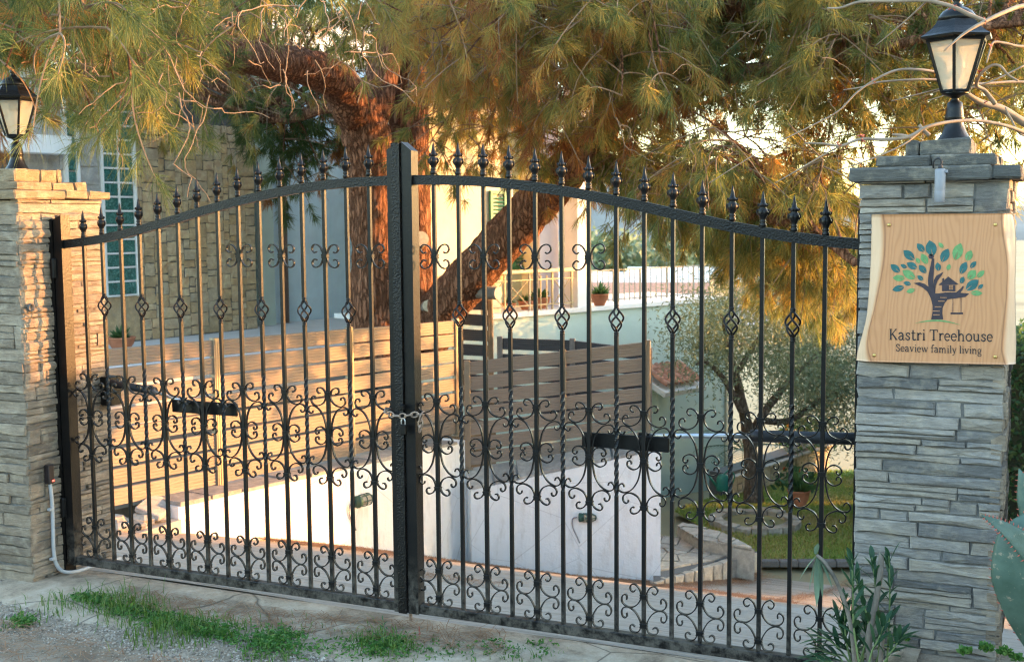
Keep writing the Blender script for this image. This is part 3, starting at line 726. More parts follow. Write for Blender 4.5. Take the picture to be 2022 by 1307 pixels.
# spotlight hanging on the slate pillar
sp = thing('spotlight', 'small grey cylinder spotlight under the cap of the slate pillar', 'spotlight', (3.966, -.29, 1.76))
cpx = on_y(1856, 366, -.295)
MB().lathe([(.0150, -.056), (.0168, -.055), (.0170, -.020), (.0166, -.0185), (.0170, -.017), (.0170, .050), (.0150, .053), (.006, .054)], cpx, 20).build('body', grey_paint, sp, True)
MB().bbox(cpx+A3(.019, .01, .045), (.004, .02, .005), .001).build('bracket', grey_paint, sp)
MB().lathe([(.008, .053), (.008, .060), (.005, .066)], cpx, 10).build('gland', rubber, sp)
MB().tube(spline([cpx+A3(0, 0, .062), cpx+A3(.003, 0, .078), cpx+A3(-.006, .004, .088), cpx+A3(-.020, .010, .082), cpx+A3(-.024, .02, .064), cpx+A3(-.022, .05, .050)], 5), .0032, 6).build('cable', rubber, sp, True)

# photocell and conduit on the sandy pillar
pc = thing('photocell', 'dark photocell sensor with red light on the sandy pillar', 'sensor', (-.17, -.118, .43))
PX = -.165
MB().bbox((PX, -.124, .438), (.016, .018, .048), .004).build('housing', black_plastic, pc)
led = Mat('red_led', (0.5, 0.02, 0.02), 0.4); led.b.inputs['Emission Color'].default_value = (1, .05, .03, 1); led.b.inputs['Emission Strength'].default_value = .9
MB().bbox((PX+.0155, -.116, .405), (.002, .006, .004), .001).build('indicator_light', led.m, pc)
cdt = thing('conduit', 'pale grey cable conduit running down the sandy pillar', 'pipe', (-.17, -.12, .37))
MB().tube(spline([A3(PX-.002, -.122, .400), A3(PX+.001, -.118, .34), A3(PX, -.114, .26), A3(PX+.002, -.118, .14), A3(PX, -.117, .05), A3(PX+.004, -.108, -.02), A3(PX+.02, -.075, -.066), A3(PX+.035, .0, -.082), A3(PX+.04, .12, -.085), A3(PX+.04, .30, -.095)], 7), .0095, 10).build('pipe', pvc, cdt, True)
for z in (.262, .012): MB().bbox((PX+.002, -.117-.012, z), (.010, .012, .006), .001).build('clip', pvc, cdt)

# ------------------------------------------------------------------ wooden sign
SY = -.268
sg = thing('wooden_sign', 'honey coloured live edge wooden house sign with printed tree emblem', 'sign', (3.975, SY, 1.43))
def sp_(zx, zy, y=SY):            # picture of the sign (fine scale) -> its face plane
    return on_y(1680+zx/3.845, 400+zy/3.845, y)
Ledge = spline([A3(148, 90, 0), A3(146, 250, 0), A3(141, 450, 0), A3(130, 650, 0), A3(112, 850, 0), A3(90, 960, 0), A3(62, 1060, 0), A3(40, 1140, 0), A3(32, 1205, 0)], 5)
Redge = spline([A3(1225, 82, 0), A3(1243, 150, 0), A3(1252, 260, 0), A3(1254, 420, 0), A3(1248, 620, 0), A3(1250, 850, 0), A3(1254, 1050, 0), A3(1252, 1150, 0), A3(1250, 1232, 0)], 5)
nv, nu = len(Ledge), 40; V = []; SAPV = []
us = np.concatenate([np.linspace(0, .10, 12), np.linspace(.12, .90, 17), np.linspace(.915, 1, 11)])
for j in range(nv):
    lft, rgt = Ledge[j], Redge[j]
    lw = (.085+.035*math.sin(j*.17+.5)); rw = (.082+.02*math.sin(j*.25))
    for u in us:
        p = lft+(rgt-lft)*u; d = 0.0
        if u < lw: t = 1-u/lw; d = .030*t**1.5-.0045*math.exp(-((u-lw*.82)/(.018))**2)
        elif u > 1-rw: t = 1-(1-u)/rw; d = .028*t**1.5-.0045*math.exp(-((1-u-rw*.82)/(.018))**2)
        e_ = max((1-u/lw) if u < lw else 0, (1-(1-u)/rw) if u > 1-rw else 0); SAPV.append(min(1, max(0, .32+(e_-.12)*2.2)) if e_ > 0 else 0.0)
        q = sp_(p[0], p[1]); V.append(q+A3(0, d+.0012*nz((p[0]*.01, p[1]*.01, 0), 1.3), 0))
nu = len(us); F = [[j*nu+i, j*nu+i+1, (j+1)*nu+i+1, (j+1)*nu+i] for j in range(nv-1) for i in range(nu-1)]
n0 = len(V); edge = [j*nu for j in range(nv)]+[(nv-1)*nu+i for i in range(1, nu)]+[j*nu+nu-1 for j in range(nv-2, -1, -1)]+[i for i in range(nu-2, 0, -1)]
for e in edge: V.append(A3(V[e][0], SY+.032, V[e][2]))
m_ = len(edge); F += [[edge[k], edge[(k+1) % m_], n0+(k+1) % m_, n0+k][::-1] for k in range(m_)]+[[n0+k for k in range(m_)]]
bo_ = MB().add(V, F).build('board', sign_wood, sg, True); at_ = bo_.data.attributes.new('tint', 'FLOAT', 'POINT'); at_.data.foreach_set('value', np.array(SAPV+[1.0]*(len(V)-len(SAPV)), np.float32))
for x, y in ((290, 170), (1097, 168), (177, 1158), (1096, 1170)):
    q = sp_(x, y, SY-.001); MB().lathe([(.0062, 0), (.0062, .002), (.0042, .0042), (.001, .005)], q, 12, 0, (XA, ZA, -YA)).build('bolt', brass, sg, True)
    
def print_poly(pts, off=.0014):
    return [sp_(x, y, SY-off) for x, y in pts]
def flat(mb, P):
    mb.prism(P, A3(0, .0008, 0)); return mb
LEAVES = [((597, 287), (622, 408), 85, 0), ((503, 312), (557, 373), 50, 0), ((667, 305), (703, 345), 30, 1), ((740, 350), (690, 452), 66, 0), ((835, 308), (790, 437), 78, 1), ((915, 363), (880, 442), 56, 1), ((400, 363), (482, 435), 62, 0), ((537, 388), (580, 467), 52, 1), ((497, 420), (522, 462), 30, 1), ((425, 458), (502, 500), 52, 0), ((378, 470), (425, 497), 30, 0), ((303, 470), (372, 530), 52, 0), ((517, 475), (572, 535), 48, 0), ((657, 455), (668, 520), 44, 0), ((752, 467), (733, 515), 32, 1), ((878, 450), (833, 542), 56, 0), ((952, 447), (907, 497), 38, 0), ((392, 515), (488, 578), 62, 1), ((948, 513), (890, 582), 62, 1), ((1015, 517), (958, 568), 40, 1), ((318, 572), (410, 575), 50, 1), ((505, 555), (550, 590), 34, 0), ((400, 607), (457, 622), 34, 0), ((315, 665), (405, 640), 48, 0), ((422, 680), (487, 660), 36, 1), ((857, 562), (835, 615), 38, 0), ((970, 587), (875, 665), 70, 0), ((1005, 620), (968, 655), 28, 0), ((1000, 690), (910, 685), 42, 1)]
for (tx, ty), (bx_, by_), w, g in LEAVES:
    t, b = np.array([tx, ty], float), np.array([bx_, by_], float); d = b-t; L = np.linalg.norm(d); d /= L; n = np.array([-d[1], d[0]])
    prof = [(0, 0), (.12, .42), (.3, .86), (.5, 1.0), (.68, .92), (.84, .62), (.95, .28), (1.0, .10)]
    right = [t+d*L*a+n*w*.5*b_ for a, b_ in prof]; left = [t+d*L*a-n*w*.5*b_ for a, b_ in prof]
    notch = t+d*L*.55
    mb = MB(); flat(mb, print_poly(right+[notch+n*1.5])); flat(mb, print_poly([notch-n*1.5]+left[::-1]))
    flat(mb, print_poly([t, t+d*L*.56+n*1.6, t+d*L*.56-n*1.6]))
    mb.build('leaf', green_print if g else teal_print, sg)
tr_ = MB()
flat(tr_, print_poly([(610, 887), (620, 830), (621, 780), (608, 728), (640, 690), (665, 690), (735, 735), (712, 765), (697, 800), (695, 840), (702, 887)]))
flat(tr_, print_poly([(608, 728), (585, 680), (545, 645), (475, 612), (520, 605), (560, 617), (590, 640), (640, 690)]))
flat(tr_, print_poly([(590, 640), (585, 600), (592, 540), (605, 480), (616, 425), (634, 425), (632, 500), (628, 560), (626, 600), (632, 640), (640, 690)]))
flat(tr_, print_poly([(628, 640), (630, 590), (650, 555), (703, 527), (690, 552), (660, 592), (644, 635), (640, 690)]))
flat(tr_, print_poly([(665, 690), (720, 682), (800, 682), (900, 691), (872, 716), (800, 727), (735, 735)]))
flat(tr_, print_poly([(800, 682), (832, 655), (852, 631), (858, 642), (848, 664), (832, 684)]))
flat(tr_, print_poly([(610+21*math.cos(a), 409+19*math.sin(a)) for a in np.linspace(0, 2*math.pi, 14)[:-1]]))
flat(tr_, print_poly([(665, 625), (695, 601), (695, 577), (708, 572), (708, 590), (740, 562), (820, 622), (793, 625), (693, 628)]))
for poly in ([(693, 628), (745, 628), (745, 673), (693, 673)], [(775, 628), (793, 627), (793, 675), (775, 674)], [(745, 661), (775, 661), (775, 674), (745, 673)], [(758.5, 629), (761.5, 629), (761.5, 661), (758.5, 661)], [(745, 643.5), (775, 643.5), (775, 646.5), (745, 646.5)]): flat(tr_, print_poly(poly, .0015))
for poly in ([(773, 724), (777, 724), (777, 838), (773, 838)], [(835, 720), (839, 720), (839, 838), (835, 838)], [(757, 835), (852, 835), (852, 848), (757, 848)]): flat(tr_, print_poly(poly))
tr_.build('printed_tree', dark_print, sg)
ru = MB()
for x0, x1, y in ((624, 674, 852), (622, 675, 824), (637, 687, 791), (664, 713, 749), (678, 729, 721)): flat(ru, print_poly([(x0, y-2.5), (x1, y-1.5), (x1, y+2.5), (x0, y+2)], .0024))
ru.build('ladder_rungs', sign_wood, sg)
arc = [(482+355*t, 917+13*t-34*math.sin(math.pi*t)) for t in np.linspace(0, 1, 22)]; arc2 = [(x, y+13*math.sin(math.pi*i/21)) for i, (x, y) in enumerate(arc)]
flat(MB(), print_poly(arc+arc2[::-1][1:-1])).build('printed_ground', green_print, sg)
# serif lettering: every letter from strokes (x, y in units of the x-height; baseline 0)
def arcp(cx, cy, rx, ry, a0, a1, n=12): return [(cx+rx*math.cos(math.radians(a0+(a1-a0)*k/n)), cy+ry*math.sin(math.radians(a0+(a1-a0)*k/n))) for k in range(n+1)]
TK, TN = .19, .10
def stem(x, y0, y1, w=TK): return ([(x, y0), (x, y1)], w)
def ser(x, y, l=.17, r=.17): return ([(x-l, y), (x+r, y)], TN*.9)
GL = {
 'K': (1.22, [stem(.24, 0, 1.45), ser(.24, .045), ser(.24, 1.405), ([(.30, .62), (.95, 1.40)], TN*1.1), ([(.48, .80), (1.02, .05)], TK), ser(1.02, .045, .15, .17), ser(.93, 1.405, .15, .17)]),
 'a': (.98, [(arcp(.40, .70, .28, .26, 150, 0, 8)+[(.68, .15)], TK*.95), (arcp(.40, .27, .27, .23, 80, 330, 12), TN*1.5), ([(.42, .55), (.68, .60)], TN), ([(.68, .12), (.76, .03), (.90, .05)], TN)]),
 's': (.80, [([(.64, .74), (.60, .90), (.40, .95), (.20, .88), (.17, .72), (.28, .58), (.52, .46), (.63, .30), (.56, .10), (.36, .04), (.16, .12), (.12, .28)], TN*1.5)]),
 't': (.72, [([(.30, 1.28), (.29, .22), (.38, .06), (.54, .05), (.66, .12)], TK*.9), ([(.06, .94), (.64, .94)], TN)]),
 'r': (.80, [stem(.26, 0, .98), ser(.26, .045), ser(.22, .95, .12, .04), ([(.30, .70), (.44, .90), (.62, .94), (.72, .84)], TN*1.5)]),
 'i': (.54, [stem(.27, 0, .98), ser(.27, .045), ser(.23, .95, .14, .04), ([(.27, 1.27), (.27, 1.43)], TK)]),
 'T': (1.22, [stem(.61, 0, 1.45), ser(.61, .045, .22, .22), ([(.08, 1.405), (1.14, 1.405)], TN), ([(.10, 1.42), (.10, 1.13)], TN), ([(1.12, 1.42), (1.12, 1.13)], TN)]),
 'e': (.90, [(arcp(.45, .49, .34, .45, 5, 180, 10)+arcp(.45, .49, .34, .45, 190, 315, 8), TN*1.5), ([(.12, .53), (.79, .53)], TN)]),
 'h': (1.12, [stem(.24, 0, 1.50), ser(.24, .045), ser(.20, 1.46, .14, .04), ([(.28, .72), (.44, .90), (.64, .94), (.80, .80), (.83, .62), (.83, .0)], TK*.85), ser(.83, .045)]),
 'o': (1.0, [(arcp(.50, .49, .38, .45, 0, 360, 22), TN*1.55)]),
 'u': (1.12, [([(.22, .95), (.22, .30), (.32, .10), (.48, .05), (.66, .12), (.80, .28)], TK*.85), stem(.80, 0, .98), ser(.18, .95, .14, .06), ser(.76, .95, .14, .06), ser(.90, .045, .06, .12)]),
 'S': (.98, [([(.78, 1.10), (.72, 1.34), (.48, 1.42), (.24, 1.32), (.18, 1.08), (.32, .86), (.60, .70), (.80, .48), (.76, .18), (.50, .04), (.24, .12), (.14, .36)], TK*.85)]),
 'v': (.98, [([(.16, .95), (.47, .05)], TK*.9), ([(.50, .05), (.80, .95)], TN), ser(.17, .95, .15, .15), ser(.80, .95, .14, .14)]),
 'w': (1.44, [([(.16, .95), (.42, .05)], TK*.9), ([(.45, .05), (.70, .90)], TN), ([(.70, .95), (.96, .05)], TK*.9), ([(.99, .05), (1.26, .95)], TN), ser(.17, .95, .15, .15), ser(1.26, .95, .14, .14), ser(.70, .95, .12, .10)]),
 'f': (.68, [([(.30, 0), (.30, 1.15), (.38, 1.40), (.54, 1.48), (.68, 1.42)], TK*.9), ([(.06, .93), (.58, .93)], TN), ser(.30, .045, .18, .18)]),
 'm': (1.66, [stem(.24, 0, .98), ser(.24, .045), ser(.20, .95, .14, .04), ([(.28, .72), (.42, .90), (.60, .94), (.74, .80), (.76, .62), (.76, 0)], TK*.85), ser(.76, .045), ([(.80, .72), (.96, .90), (1.14, .94), (1.29, .80), (1.31, .62), (1.31, 0)], TK*.85), ser(1.31, .045)]),
 'l': (.54, [stem(.27, 0, 1.50), ser(.27, .045), ser(.23, 1.46, .14, .04)]),
 'y': (.98, [([(.16, .95), (.48, .05)], TK*.9), ([(.80, .95), (.50, .05), (.38, -.26), (.22, -.40), (.08, -.36)], TN*1.1), ser(.17, .95, .15, .15), ser(.80, .95, .14, .14)]),
 'n': (1.12, [stem(.24, 0, .98), ser(.24, .045), ser(.20, .95, .14, .04), ([(.28, .72), (.44, .90), (.64, .94), (.80, .80), (.83, .62), (.83, .0)], TK*.85), ser(.83, .045)]),
 'g': (.98, [(arcp(.44, .62, .29, .33, 0, 360, 18), TN*1.4), ([(.66, .86), (.88, .93)], TN), ([(.30, .32), (.22, .16), (.34, .06), (.66, .02), (.82, -.16), (.72, -.38), (.42, -.46), (.16, -.38), (.12, -.20), (.30, -.02)], TN*1.25)]),
 ' ': (.48, [])}
def lettering(text, x0, x1, y0, y1, name):
    tot = sum(GL[c_][0] for c_ in text); sc = (x1-x0)/tot; mb = MB(); pen = 0
    for c_ in text:
        adv, strokes = GL[c_]
        for pts, w in strokes:
            P = [np.array(p, float) for p in pts]
            for k in range(len(P)-1):
                d = P[k+1]-P[k]; L = np.linalg.norm(d); 
                if L < 1e-6: continue
                d /= L; n = np.array([-d[1], d[0]])*w/2; e = d*(w*.28 if len(P) > 2 else 0)
                quad = [P[k]-e-n, P[k+1]+e-n, P[k+1]+e+n, P[k]-e+n]
                out = []
                for q in quad:
                    X_ = pen+q[0]; fr = X_/tot; out.append((x0+X_*sc, y0+(y1-y0)*fr-q[1]*sc*1.04))
                P3 = [sp_(a, b, SY-.0016-.00004*(k % 3)) for a, b in out]; mb.add(P3, [[0, 1, 2, 3]])
        pen += adv
    mb.build(name, black_print, sg)
lettering('Kastri Treehouse', 290, 1080, 1042, 1056, 'lettering')
lettering('Seaview family living', 340, 996, 1129, 1150, 'lettering')

# ------------------------------------------------------------------ slatted fences, retaining walls
FA, FB = A3(-1.939, 2.168, 0), A3(-1.222, 6.448, 0)
D_ = unit(FB-FA); N_ = A3(D_[1], -D_[0], 0)
def slat(parent, p0, p1, h, t, nrm, mat, ribs=5):
    nrm = unit(nrm); P = [A3(*p0)-nrm*t, A3(*p0)-nrm*t+ZA*h]; st = h/ribs
    for k in range(ribs):
        z1, z0 = h-k*st, h-(k+1)*st
        P += [A3(*p0)+ZA*(z1-.002)+nrm*.0, A3(*p0)+ZA*(z0+.006)+nrm*.0]
        if k < ribs-1: P += [A3(*p0)+ZA*(z0+.004)-nrm*.004, A3(*p0)+ZA*(z0+.0005)-nrm*.004]
    return MB().prism(P, A3(*p1)-A3(*p0)).build('slat', mat, parent)
def fence(name, label, stations, rows, pitch, h, nrm, mat, post_mat, group=None, post_top=.02, post_foot=.0, skip=(), t=.022):
    """stations: list of (x, y, z_top)"""
    root = thing(name, label, 'fence', (stations[0][0], stations[0][1], stations[0][2]-rows*pitch), group)
    nrm = unit(nrm)
    for k in range(len(stations)-1):
        a, b = A3(*stations[k]), A3(*stations[k+1]); d = unit(b-a)
        for r in range(rows):
            if (k, r) in skip: continue
            j = A3(0, 0, rg.normal(0, .0025))
            slat(root, a+d*.03-ZA*(h+r*pitch)+j, b-d*.03-ZA*(h+r*pitch)+j+ZA*rg.normal(0, .003), h, t, nrm, mat)
    for k, stn in enumerate(stations):
        a = A3(*stn); zb = a[2]-rows*pitch-post_foot
        d = unit(A3(*stations[min(k+1, len(stations)-1)])-A3(*stations[max(k-1, 0)])); d[2] = 0; d = unit(d)
        ax = [d, nrm, ZA]
        p = MB().bbox(a+ZA*((post_top-(a[2]-zb))/2)-nrm*.01, (.030, .028, (a[2]+post_top-zb)/2), .003, ax).build('fence_post', post_mat, root)
        for s_ in (-1, 1): MB().box(a+ZA*((post_top-(a[2]-zb))/2-.01)+d*s_*.012+nrm*.0195, (.004, .003, (a[2]+post_top-zb)/2-.02), ax).build('post_rib', post_mat, p)
        MB().bbox(a+ZA*(zb-a[2]-.006)-nrm*.01, (.05, .045, .006), .002, ax).build('foot_plate', post_mat, p)
    return root
def fst(s, off=0.0):
    p = FA+D_*s+N_*off; return (p[0], p[1], .763-.0233*s)
fence('slat_fence', 'tan horizontal slat fence in evening sun on the left white wall', [fst(-.75), fst(1.06), fst(2.67), fst(4.30)], 8, .148, .130, N_, slat_tan, post_tan, 'tan slat fences')
A2, B2 = at(922, 716, 12.0), at(1278, 675, 12.1); A2b, B2b = at(922, 932, 12.0), at(1278, 868, 12.1)
n2 = A3(B2[1]-A2[1], -(B2[0]-A2[0]), 0); Mid2 = A2+(B2-A2)*.53
fence('slat_fence', 'shaded tan slat fence stepping up beside the tiled porch roof', [tuple(A2), tuple(Mid2), tuple(B2)], 7, .153, .133, n2, slat_tan, post_tan, 'tan slat fences')
c0, c1, c2_ = at(987, 668, 13.3), at(1130, 672, 13.2), at(1282, 690, 13.0)
fence('slat_fence', 'slat fence behind the shaded tan fence, coloured dark as if shaded', [tuple(c0), tuple(c1), tuple(c2_)], 5, .175, .130, A3(.3, -1, 0), slat_dark, simple('grey_post', (.16, .15, .145), .5, .3).m, 'dark slat fences')
c0, c1 = at(908, 588, 13.2), at(968, 592, 13.3)
fence('slat_fence', 'narrow dark slat gate panel beside the leaning pine limb', [tuple(c0), tuple(c1)], 7, .170, .128, A3(.3, -1, 0), slat_dark, simple('brown_post', (.26, .18, .11), .5, .2).m, 'dark slat fences')
c0, c1 = at(704, 578, 14.0), at(748, 586, 14.1)
fence('slat_fence', 'dark slat panel just left of the main pine trunk', [tuple(c0), tuple(c1)], 7, .165, .150, A3(.3, -1, 0), slat_dark, simple('pale_post', (.24, .23, .19), .5, .3).m, 'dark slat fences')

def wall_block(mb, plan, z0, tops):
    n = len(plan); V = [A3(p[0], p[1], z0) for p in plan]+[A3(p[0], p[1], t) for p, t in zip(plan, tops)]
    return mb.add(V, [list(range(n))[::-1], list(range(n, 2*n))]+[[i, (i+1) % n, n+(i+1) % n, n+i] for i in range(n)])
def coping(parent, a, b, wvec, z_a, z_b, n, th=.03, mat=None):
    """irregular flat stones laid along a wall top"""
    a, b = A3(*a), A3(*b); cuts = np.cumsum(rg.uniform(.6, 1.4, n)); cuts = np.concatenate([[0], cuts/cuts[-1]])
    for k in range(n):
        t0, t1 = cuts[k]+.004, cuts[k+1]-.004
        P = []
        for t, w in ((t0, 0), (t1, 0), (t1, 1), (t0, 1)):
            p = a+(b-a)*t+A3(*wvec)*w; p[2] = z_a+(z_b-z_a)*t+rg.normal(0, .002); p[:2] += rg.normal(0, .006, 2); P.append(p)
        MB().prism(P, ZA*(th+rg.uniform(-.006, .006))).build('coping_stone', mat or flag_grey, parent)
flag_grey = stone_mat('grey_coping', [(0.0, (0.30, 0.28, 0.26)), (0.5, (0.38, 0.36, 0.33)), (1.0, (0.46, 0.43, 0.39))], 1, .006, (3, 3, 3))
def foff(s, off): return FA+D_*s+N_*off
w1 = thing('retaining_wall', 'white plastered retaining wall under the sunlit tan fence', 'wall', foff(.4, .25)+A3(0, 0, -1), 'white retaining walls')
wall_block(MB(), [foff(.42, .25), foff(4.18, .25), foff(4.18, -.16), foff(.42, -.16)], -2.9, [-.455, -.545, -.545, -.455]).build('wall_body', white_plaster, w1)
coping(w1, foff(.42, .262), foff(3.95, .262), -N_*.42, -.455, -.542, 9)
W2a, W2b = at(930, 964, 11.85), at(1305, 884, 11.6); F2a, F2b = A2b+unit(-n2)*.12, B2b+unit(-n2)*.12+unit(B2-A2)*.12
w2 = thing('retaining_wall', 'white plastered wall with rising top under the shaded tan fence', 'wall', (W2a[0], W2a[1], -1.8), 'white retaining walls')
wall_block(MB(), [W2a, W2b, F2b, F2a], -3.0, [W2a[2]-.02, W2b[2]-.02, F2b[2]-.03, F2a[2]-.03]).build('wall_body', white_plaster, w2)
for k in range(8):
    t0, t1 = k/8+.004, (k+1)/8-.004; P = [W2a+(W2b-W2a)*t0, W2a+(W2b-W2a)*t1, F2a+(F2b-F2a)*t1, F2a+(F2b-F2a)*t0]
    P = [p+A3(*rg.normal(0, .006, 2), -.018+rg.normal(0, .003)) for p in P]; MB().prism(P, ZA*.026).build('coping_stone', flag_grey, w2)
# broken concrete footing and rubble at the near end
fo = thing('concrete_footing', 'old concrete footing block at the near end of the white wall', 'footing', foff(.1, .2)+A3(0, 0, -.8))
wall_block(MB(), [foff(-.9, .30), foff(.415, .285), foff(.415, -.3), foff(-.9, -.3)], -1.6, [-.60, -.545, -.545, -.60]).build('block', concrete, fo)
for k, (s_, o_, r_) in enumerate(((-.35, .16, .075), (-.18, .18, .06), (-.05, .14, .085), (.10, .19, .055), (.20, .12, .08), (-.5, .12, .07), (.31, .18, .05), (-.27, .02, .10), (.02, .0, .09))):
    c_ = foff(s_, o_)+ZA*(-.57+r_*.55+.03*s_); V = []
    ico = MB().lathe([(.35, -.9), (.95, -.45), (1.0, .2), (.7, .75), (.2, .95)], (0, 0, 0), 7)
    ico.V = [c_+A3(v[0]*r_*1.3, v[1]*r_, v[2]*r_*.7)*(1+.28*nz(v, 1.3, k*3.1)) for v in ico.V]
    o = ico.build('rubble_stone', flag_stone); tag(o, ('largest rubble stone in the middle of the old concrete footing', 'flattish rubble stone beside the largest one on the footing', 'rounded rubble stone near the broken slab on the footing', 'small rubble stone at the front edge of the footing', 'rubble stone tucked under the broken slab', 'rubble stone farthest left on the footing by the pillar', 'tiny rubble stone where the footing meets the white wall', 'rubble stone at the back of the footing under the lowest slat', 'rear rubble stone behind the broken slab')[k], 'stone', 'rubble stones on the concrete footing')
slab_t = thing('broken_slab', 'tilted broken grey slab leaning on the rubble at the wall end', 'slab', foff(.32, .1)+A3(0, 0, -.5))
MB().bbox(foff(.33, .1)+A3(0, 0, -.455), (.10, .16, .022), .008, [unit(A3(.8, .3, -.35)), unit(A3(-.3, .9, .1)), unit(A3(.33, .02, .94))]).build('slab', flag_grey, slab_t)

# caged bulkhead lamps on the white walls
def bulkhead(px, py, P, n, label, sc=1.0):
    c_ = on_plane(px, py, P, n); n = unit(n); side = unit(np.cross(ZA, n)); t = thing('bulkhead_lamp', label, 'lamp', c_, 'caged bulkhead lamps')
    ax = [unit(side*.97+n*.25), unit(np.cross(n, side)), n]
    gm_ = simple('cage_green', (.03, .08, .06), .5, .2, 20, .1, 0).m
    q = c_+n*.03
    MB().lathe([(.045*sc, -.01), (.055*sc, 0), (.050*sc, .03), (.04*sc, .045)], q-side*.09*sc, 12, 0, [n, ZA, side]).build('base', gm_, t, True)
    MB().lathe([(.040*sc, -.05*sc), (.042*sc, .02*sc), (.040*sc, .06*sc), (.028*sc, .085*sc), (.004, .095*sc)], q, 14, 0, [n, ZA, side]).build('glass', lamp_glass, t, True)
    cg = MB()
    for k in range(6):
        a = k*math.pi/3; r = .050*sc; e = n*math.cos(a)+ZA*math.sin(a)
        cg.tube([q-side*.05*sc+e*r, q+side*.05*sc+e*r, q+side*.095*sc+e*r*.55, q+side*.105*sc], .0045*sc, 6)
    for zz in (-.01, .05): cg.tube([q+side*zz*sc+(n*math.cos(a)+ZA*math.sin(a))*.051*sc for a in np.linspace(0, 2*math.pi, 17)], .0045*sc, 6, False)
    cg.build('cage', gm_, t)
    MB().tube(spline([q-side*.12*sc-n*.01, q-side*.17*sc-n*.015-ZA*.02, q-side*.17*sc-n*.018-ZA*.10, q-side*.12*sc-n*.02-ZA*.20, q-side*.09*sc-n*.02-ZA*.26], 5), .006, 6).build('cable', grey_paint, t, True)
bulkhead(714, 986, foff(2, .25), N_, 'green caged bulkhead lamp with hanging cable on the left white wall', 1.05)
nW2 = A3(W2b[1]-W2a[1], -(W2b[0]-W2a[0]), 0)
bulkhead(1160, 1020, W2a, nW2, 'small green caged bulkhead lamp on the right white wall', .85)

# ------------------------------------------------------------------ left house and its terrace
HN = N_; H0 = A3(-6.064, 7.191, 0); 
def hs(s, off=0.0, z=0.0): return H0+D_*s+N_*off+ZA*z
te = [hs(-8, 2.6), hs(9, 2.6), hs(9, -.4), hs(-8, -.4)]
o = wall_block(MB(), te, -3, [.215]*4).build('terrace', marble); o['kind'] = 'structure'
bed_soil = simple('bed_soil', (.16, .115, .075), .95, 0, 9, .35, .01).m
so = [foff(-3, -.14), foff(5.2, -.14), foff(5.4, -2.5), foff(-3, -2.5)]
o = wall_block(MB(), so, -3, [-.42, -.55, -.30, -.25]).build('planting_bed', bed_soil); o['kind'] = 'structure'
hl = thing('stone_house', 'house with honey stone cladding and glass block windows behind the fence', 'house', hs(0))
ZT = .22
def hpx(px): 
    q = on_plane(px, 660, H0, HN); return float(np.dot(q-H0, D_))
sA, sB = hpx(300), hpx(511); g0, g1 = hpx(214), hpx(274)
MB().box(hs((sA+sB)/2-.2, -.32, 2.4), ((sB-sA)/2+.2, .30, 2.4), [D_, N_, ZA]).build('wall_core', dark_mortar, hl)
gz0 = on_plane(245, 583, H0, HN)[2]; gz1 = gz0+2.35
clad(hl, hs(g1+.035, -.02, ZT), D_, ZA, N_, sB-g1-.035, 2.75, .0205, (5, 15), (4, 10), house_stone, rg, .16, (.004, .022), .006, 300, None, .009, (6, 12), (7, 13))
pale_stone = stone_mat('pale_house_stone', [(0.0, (.40, .38, .36)), (1.0, (.52, .50, .47))], .8, .006, (3, 3, 4))
MB().box(hs(g0-.55, -.12, 1.8), (.55, .10, 1.65), [D_, N_, ZA]).build('side_wall', pale_stone, hl)
clad(hl, hs(g0-.75, -.02, ZT), D_, ZA, N_, .72, 2.4, .024, (7, 16), (5, 10), pale_stone, rg, .16, (.004, .018), .006, 300, None, .007, (8, 14), (7, 13))
MB().box(hs((g0+g1)/2, -.06, (gz0+ZT)/2), ((g1-g0)/2+.03, .05, (gz0-ZT)/2-.012), [D_, N_, ZA]).build('window_apron', house_stone, hl)
wfr = MB(); cw = (g1-g0)/2; rows = 14; rh = .172
for k in range(3): wfr.box(hs(g0+cw*k, .0, gz0+rows*rh/2), (.011, .022, rows*rh/2), [D_, N_, ZA])
for r in range(rows+1): wfr.box(hs((g0+g1)/2, .0015, gz0+r*rh), (cw, .022, .011), [D_, N_, ZA])
win = wfr.build('window_frame', white_paint, hl)
for r in range(rows):
    for k in range(2):
        MB().bbox(hs(g0+cw*(k+.5), -.008, gz0+rh*(r+.5)), (cw/2-.012, .022, rh/2-.012), .014, [D_, N_, ZA]).build('glass_block', glass_block, win)
MB().box(hs(g1+.018, .0, gz0+rows*rh/2), (.016, .03, rows*rh/2+.02), [D_, N_, ZA]).build('window_trim', white_paint, hl)
# second glass strip further left, white lintel and dark wall painted as a shaded opening
e0, e1 = hpx(143), hpx(166); fr2 = MB()
for k in range(2): fr2.box(hs(e0+(e1-e0)*k, .0, 2.2), (.02, .03, 1.5), [D_, N_, ZA])
fr2 = fr2.build('window_frame', white_paint, hl)
for r in range(14): MB().bbox(hs((e0+e1)/2, -.01, .8+r*.2), ((e1-e0)/2-.02, .02, .09), .012, [D_, N_, ZA]).build('glass_block', glass_block, fr2)
MB().box(hs(e0-1.6, -.25, 2.3), (1.55, .05, 2.3), [D_, N_, ZA]).build('garage_shade_sheet', simple('opening_shade_render', (.16, .17, .18), .9, 0, 3, .1, 0).m, hl)  # flat sheet with the opening's shade put into its colour
MB().box(hs(e0-1.6, .05, on_plane(90, 288, H0, HN)[2]), (1.5, .22, .10), [D_, N_, ZA]).build('lintel', white_paint, hl)
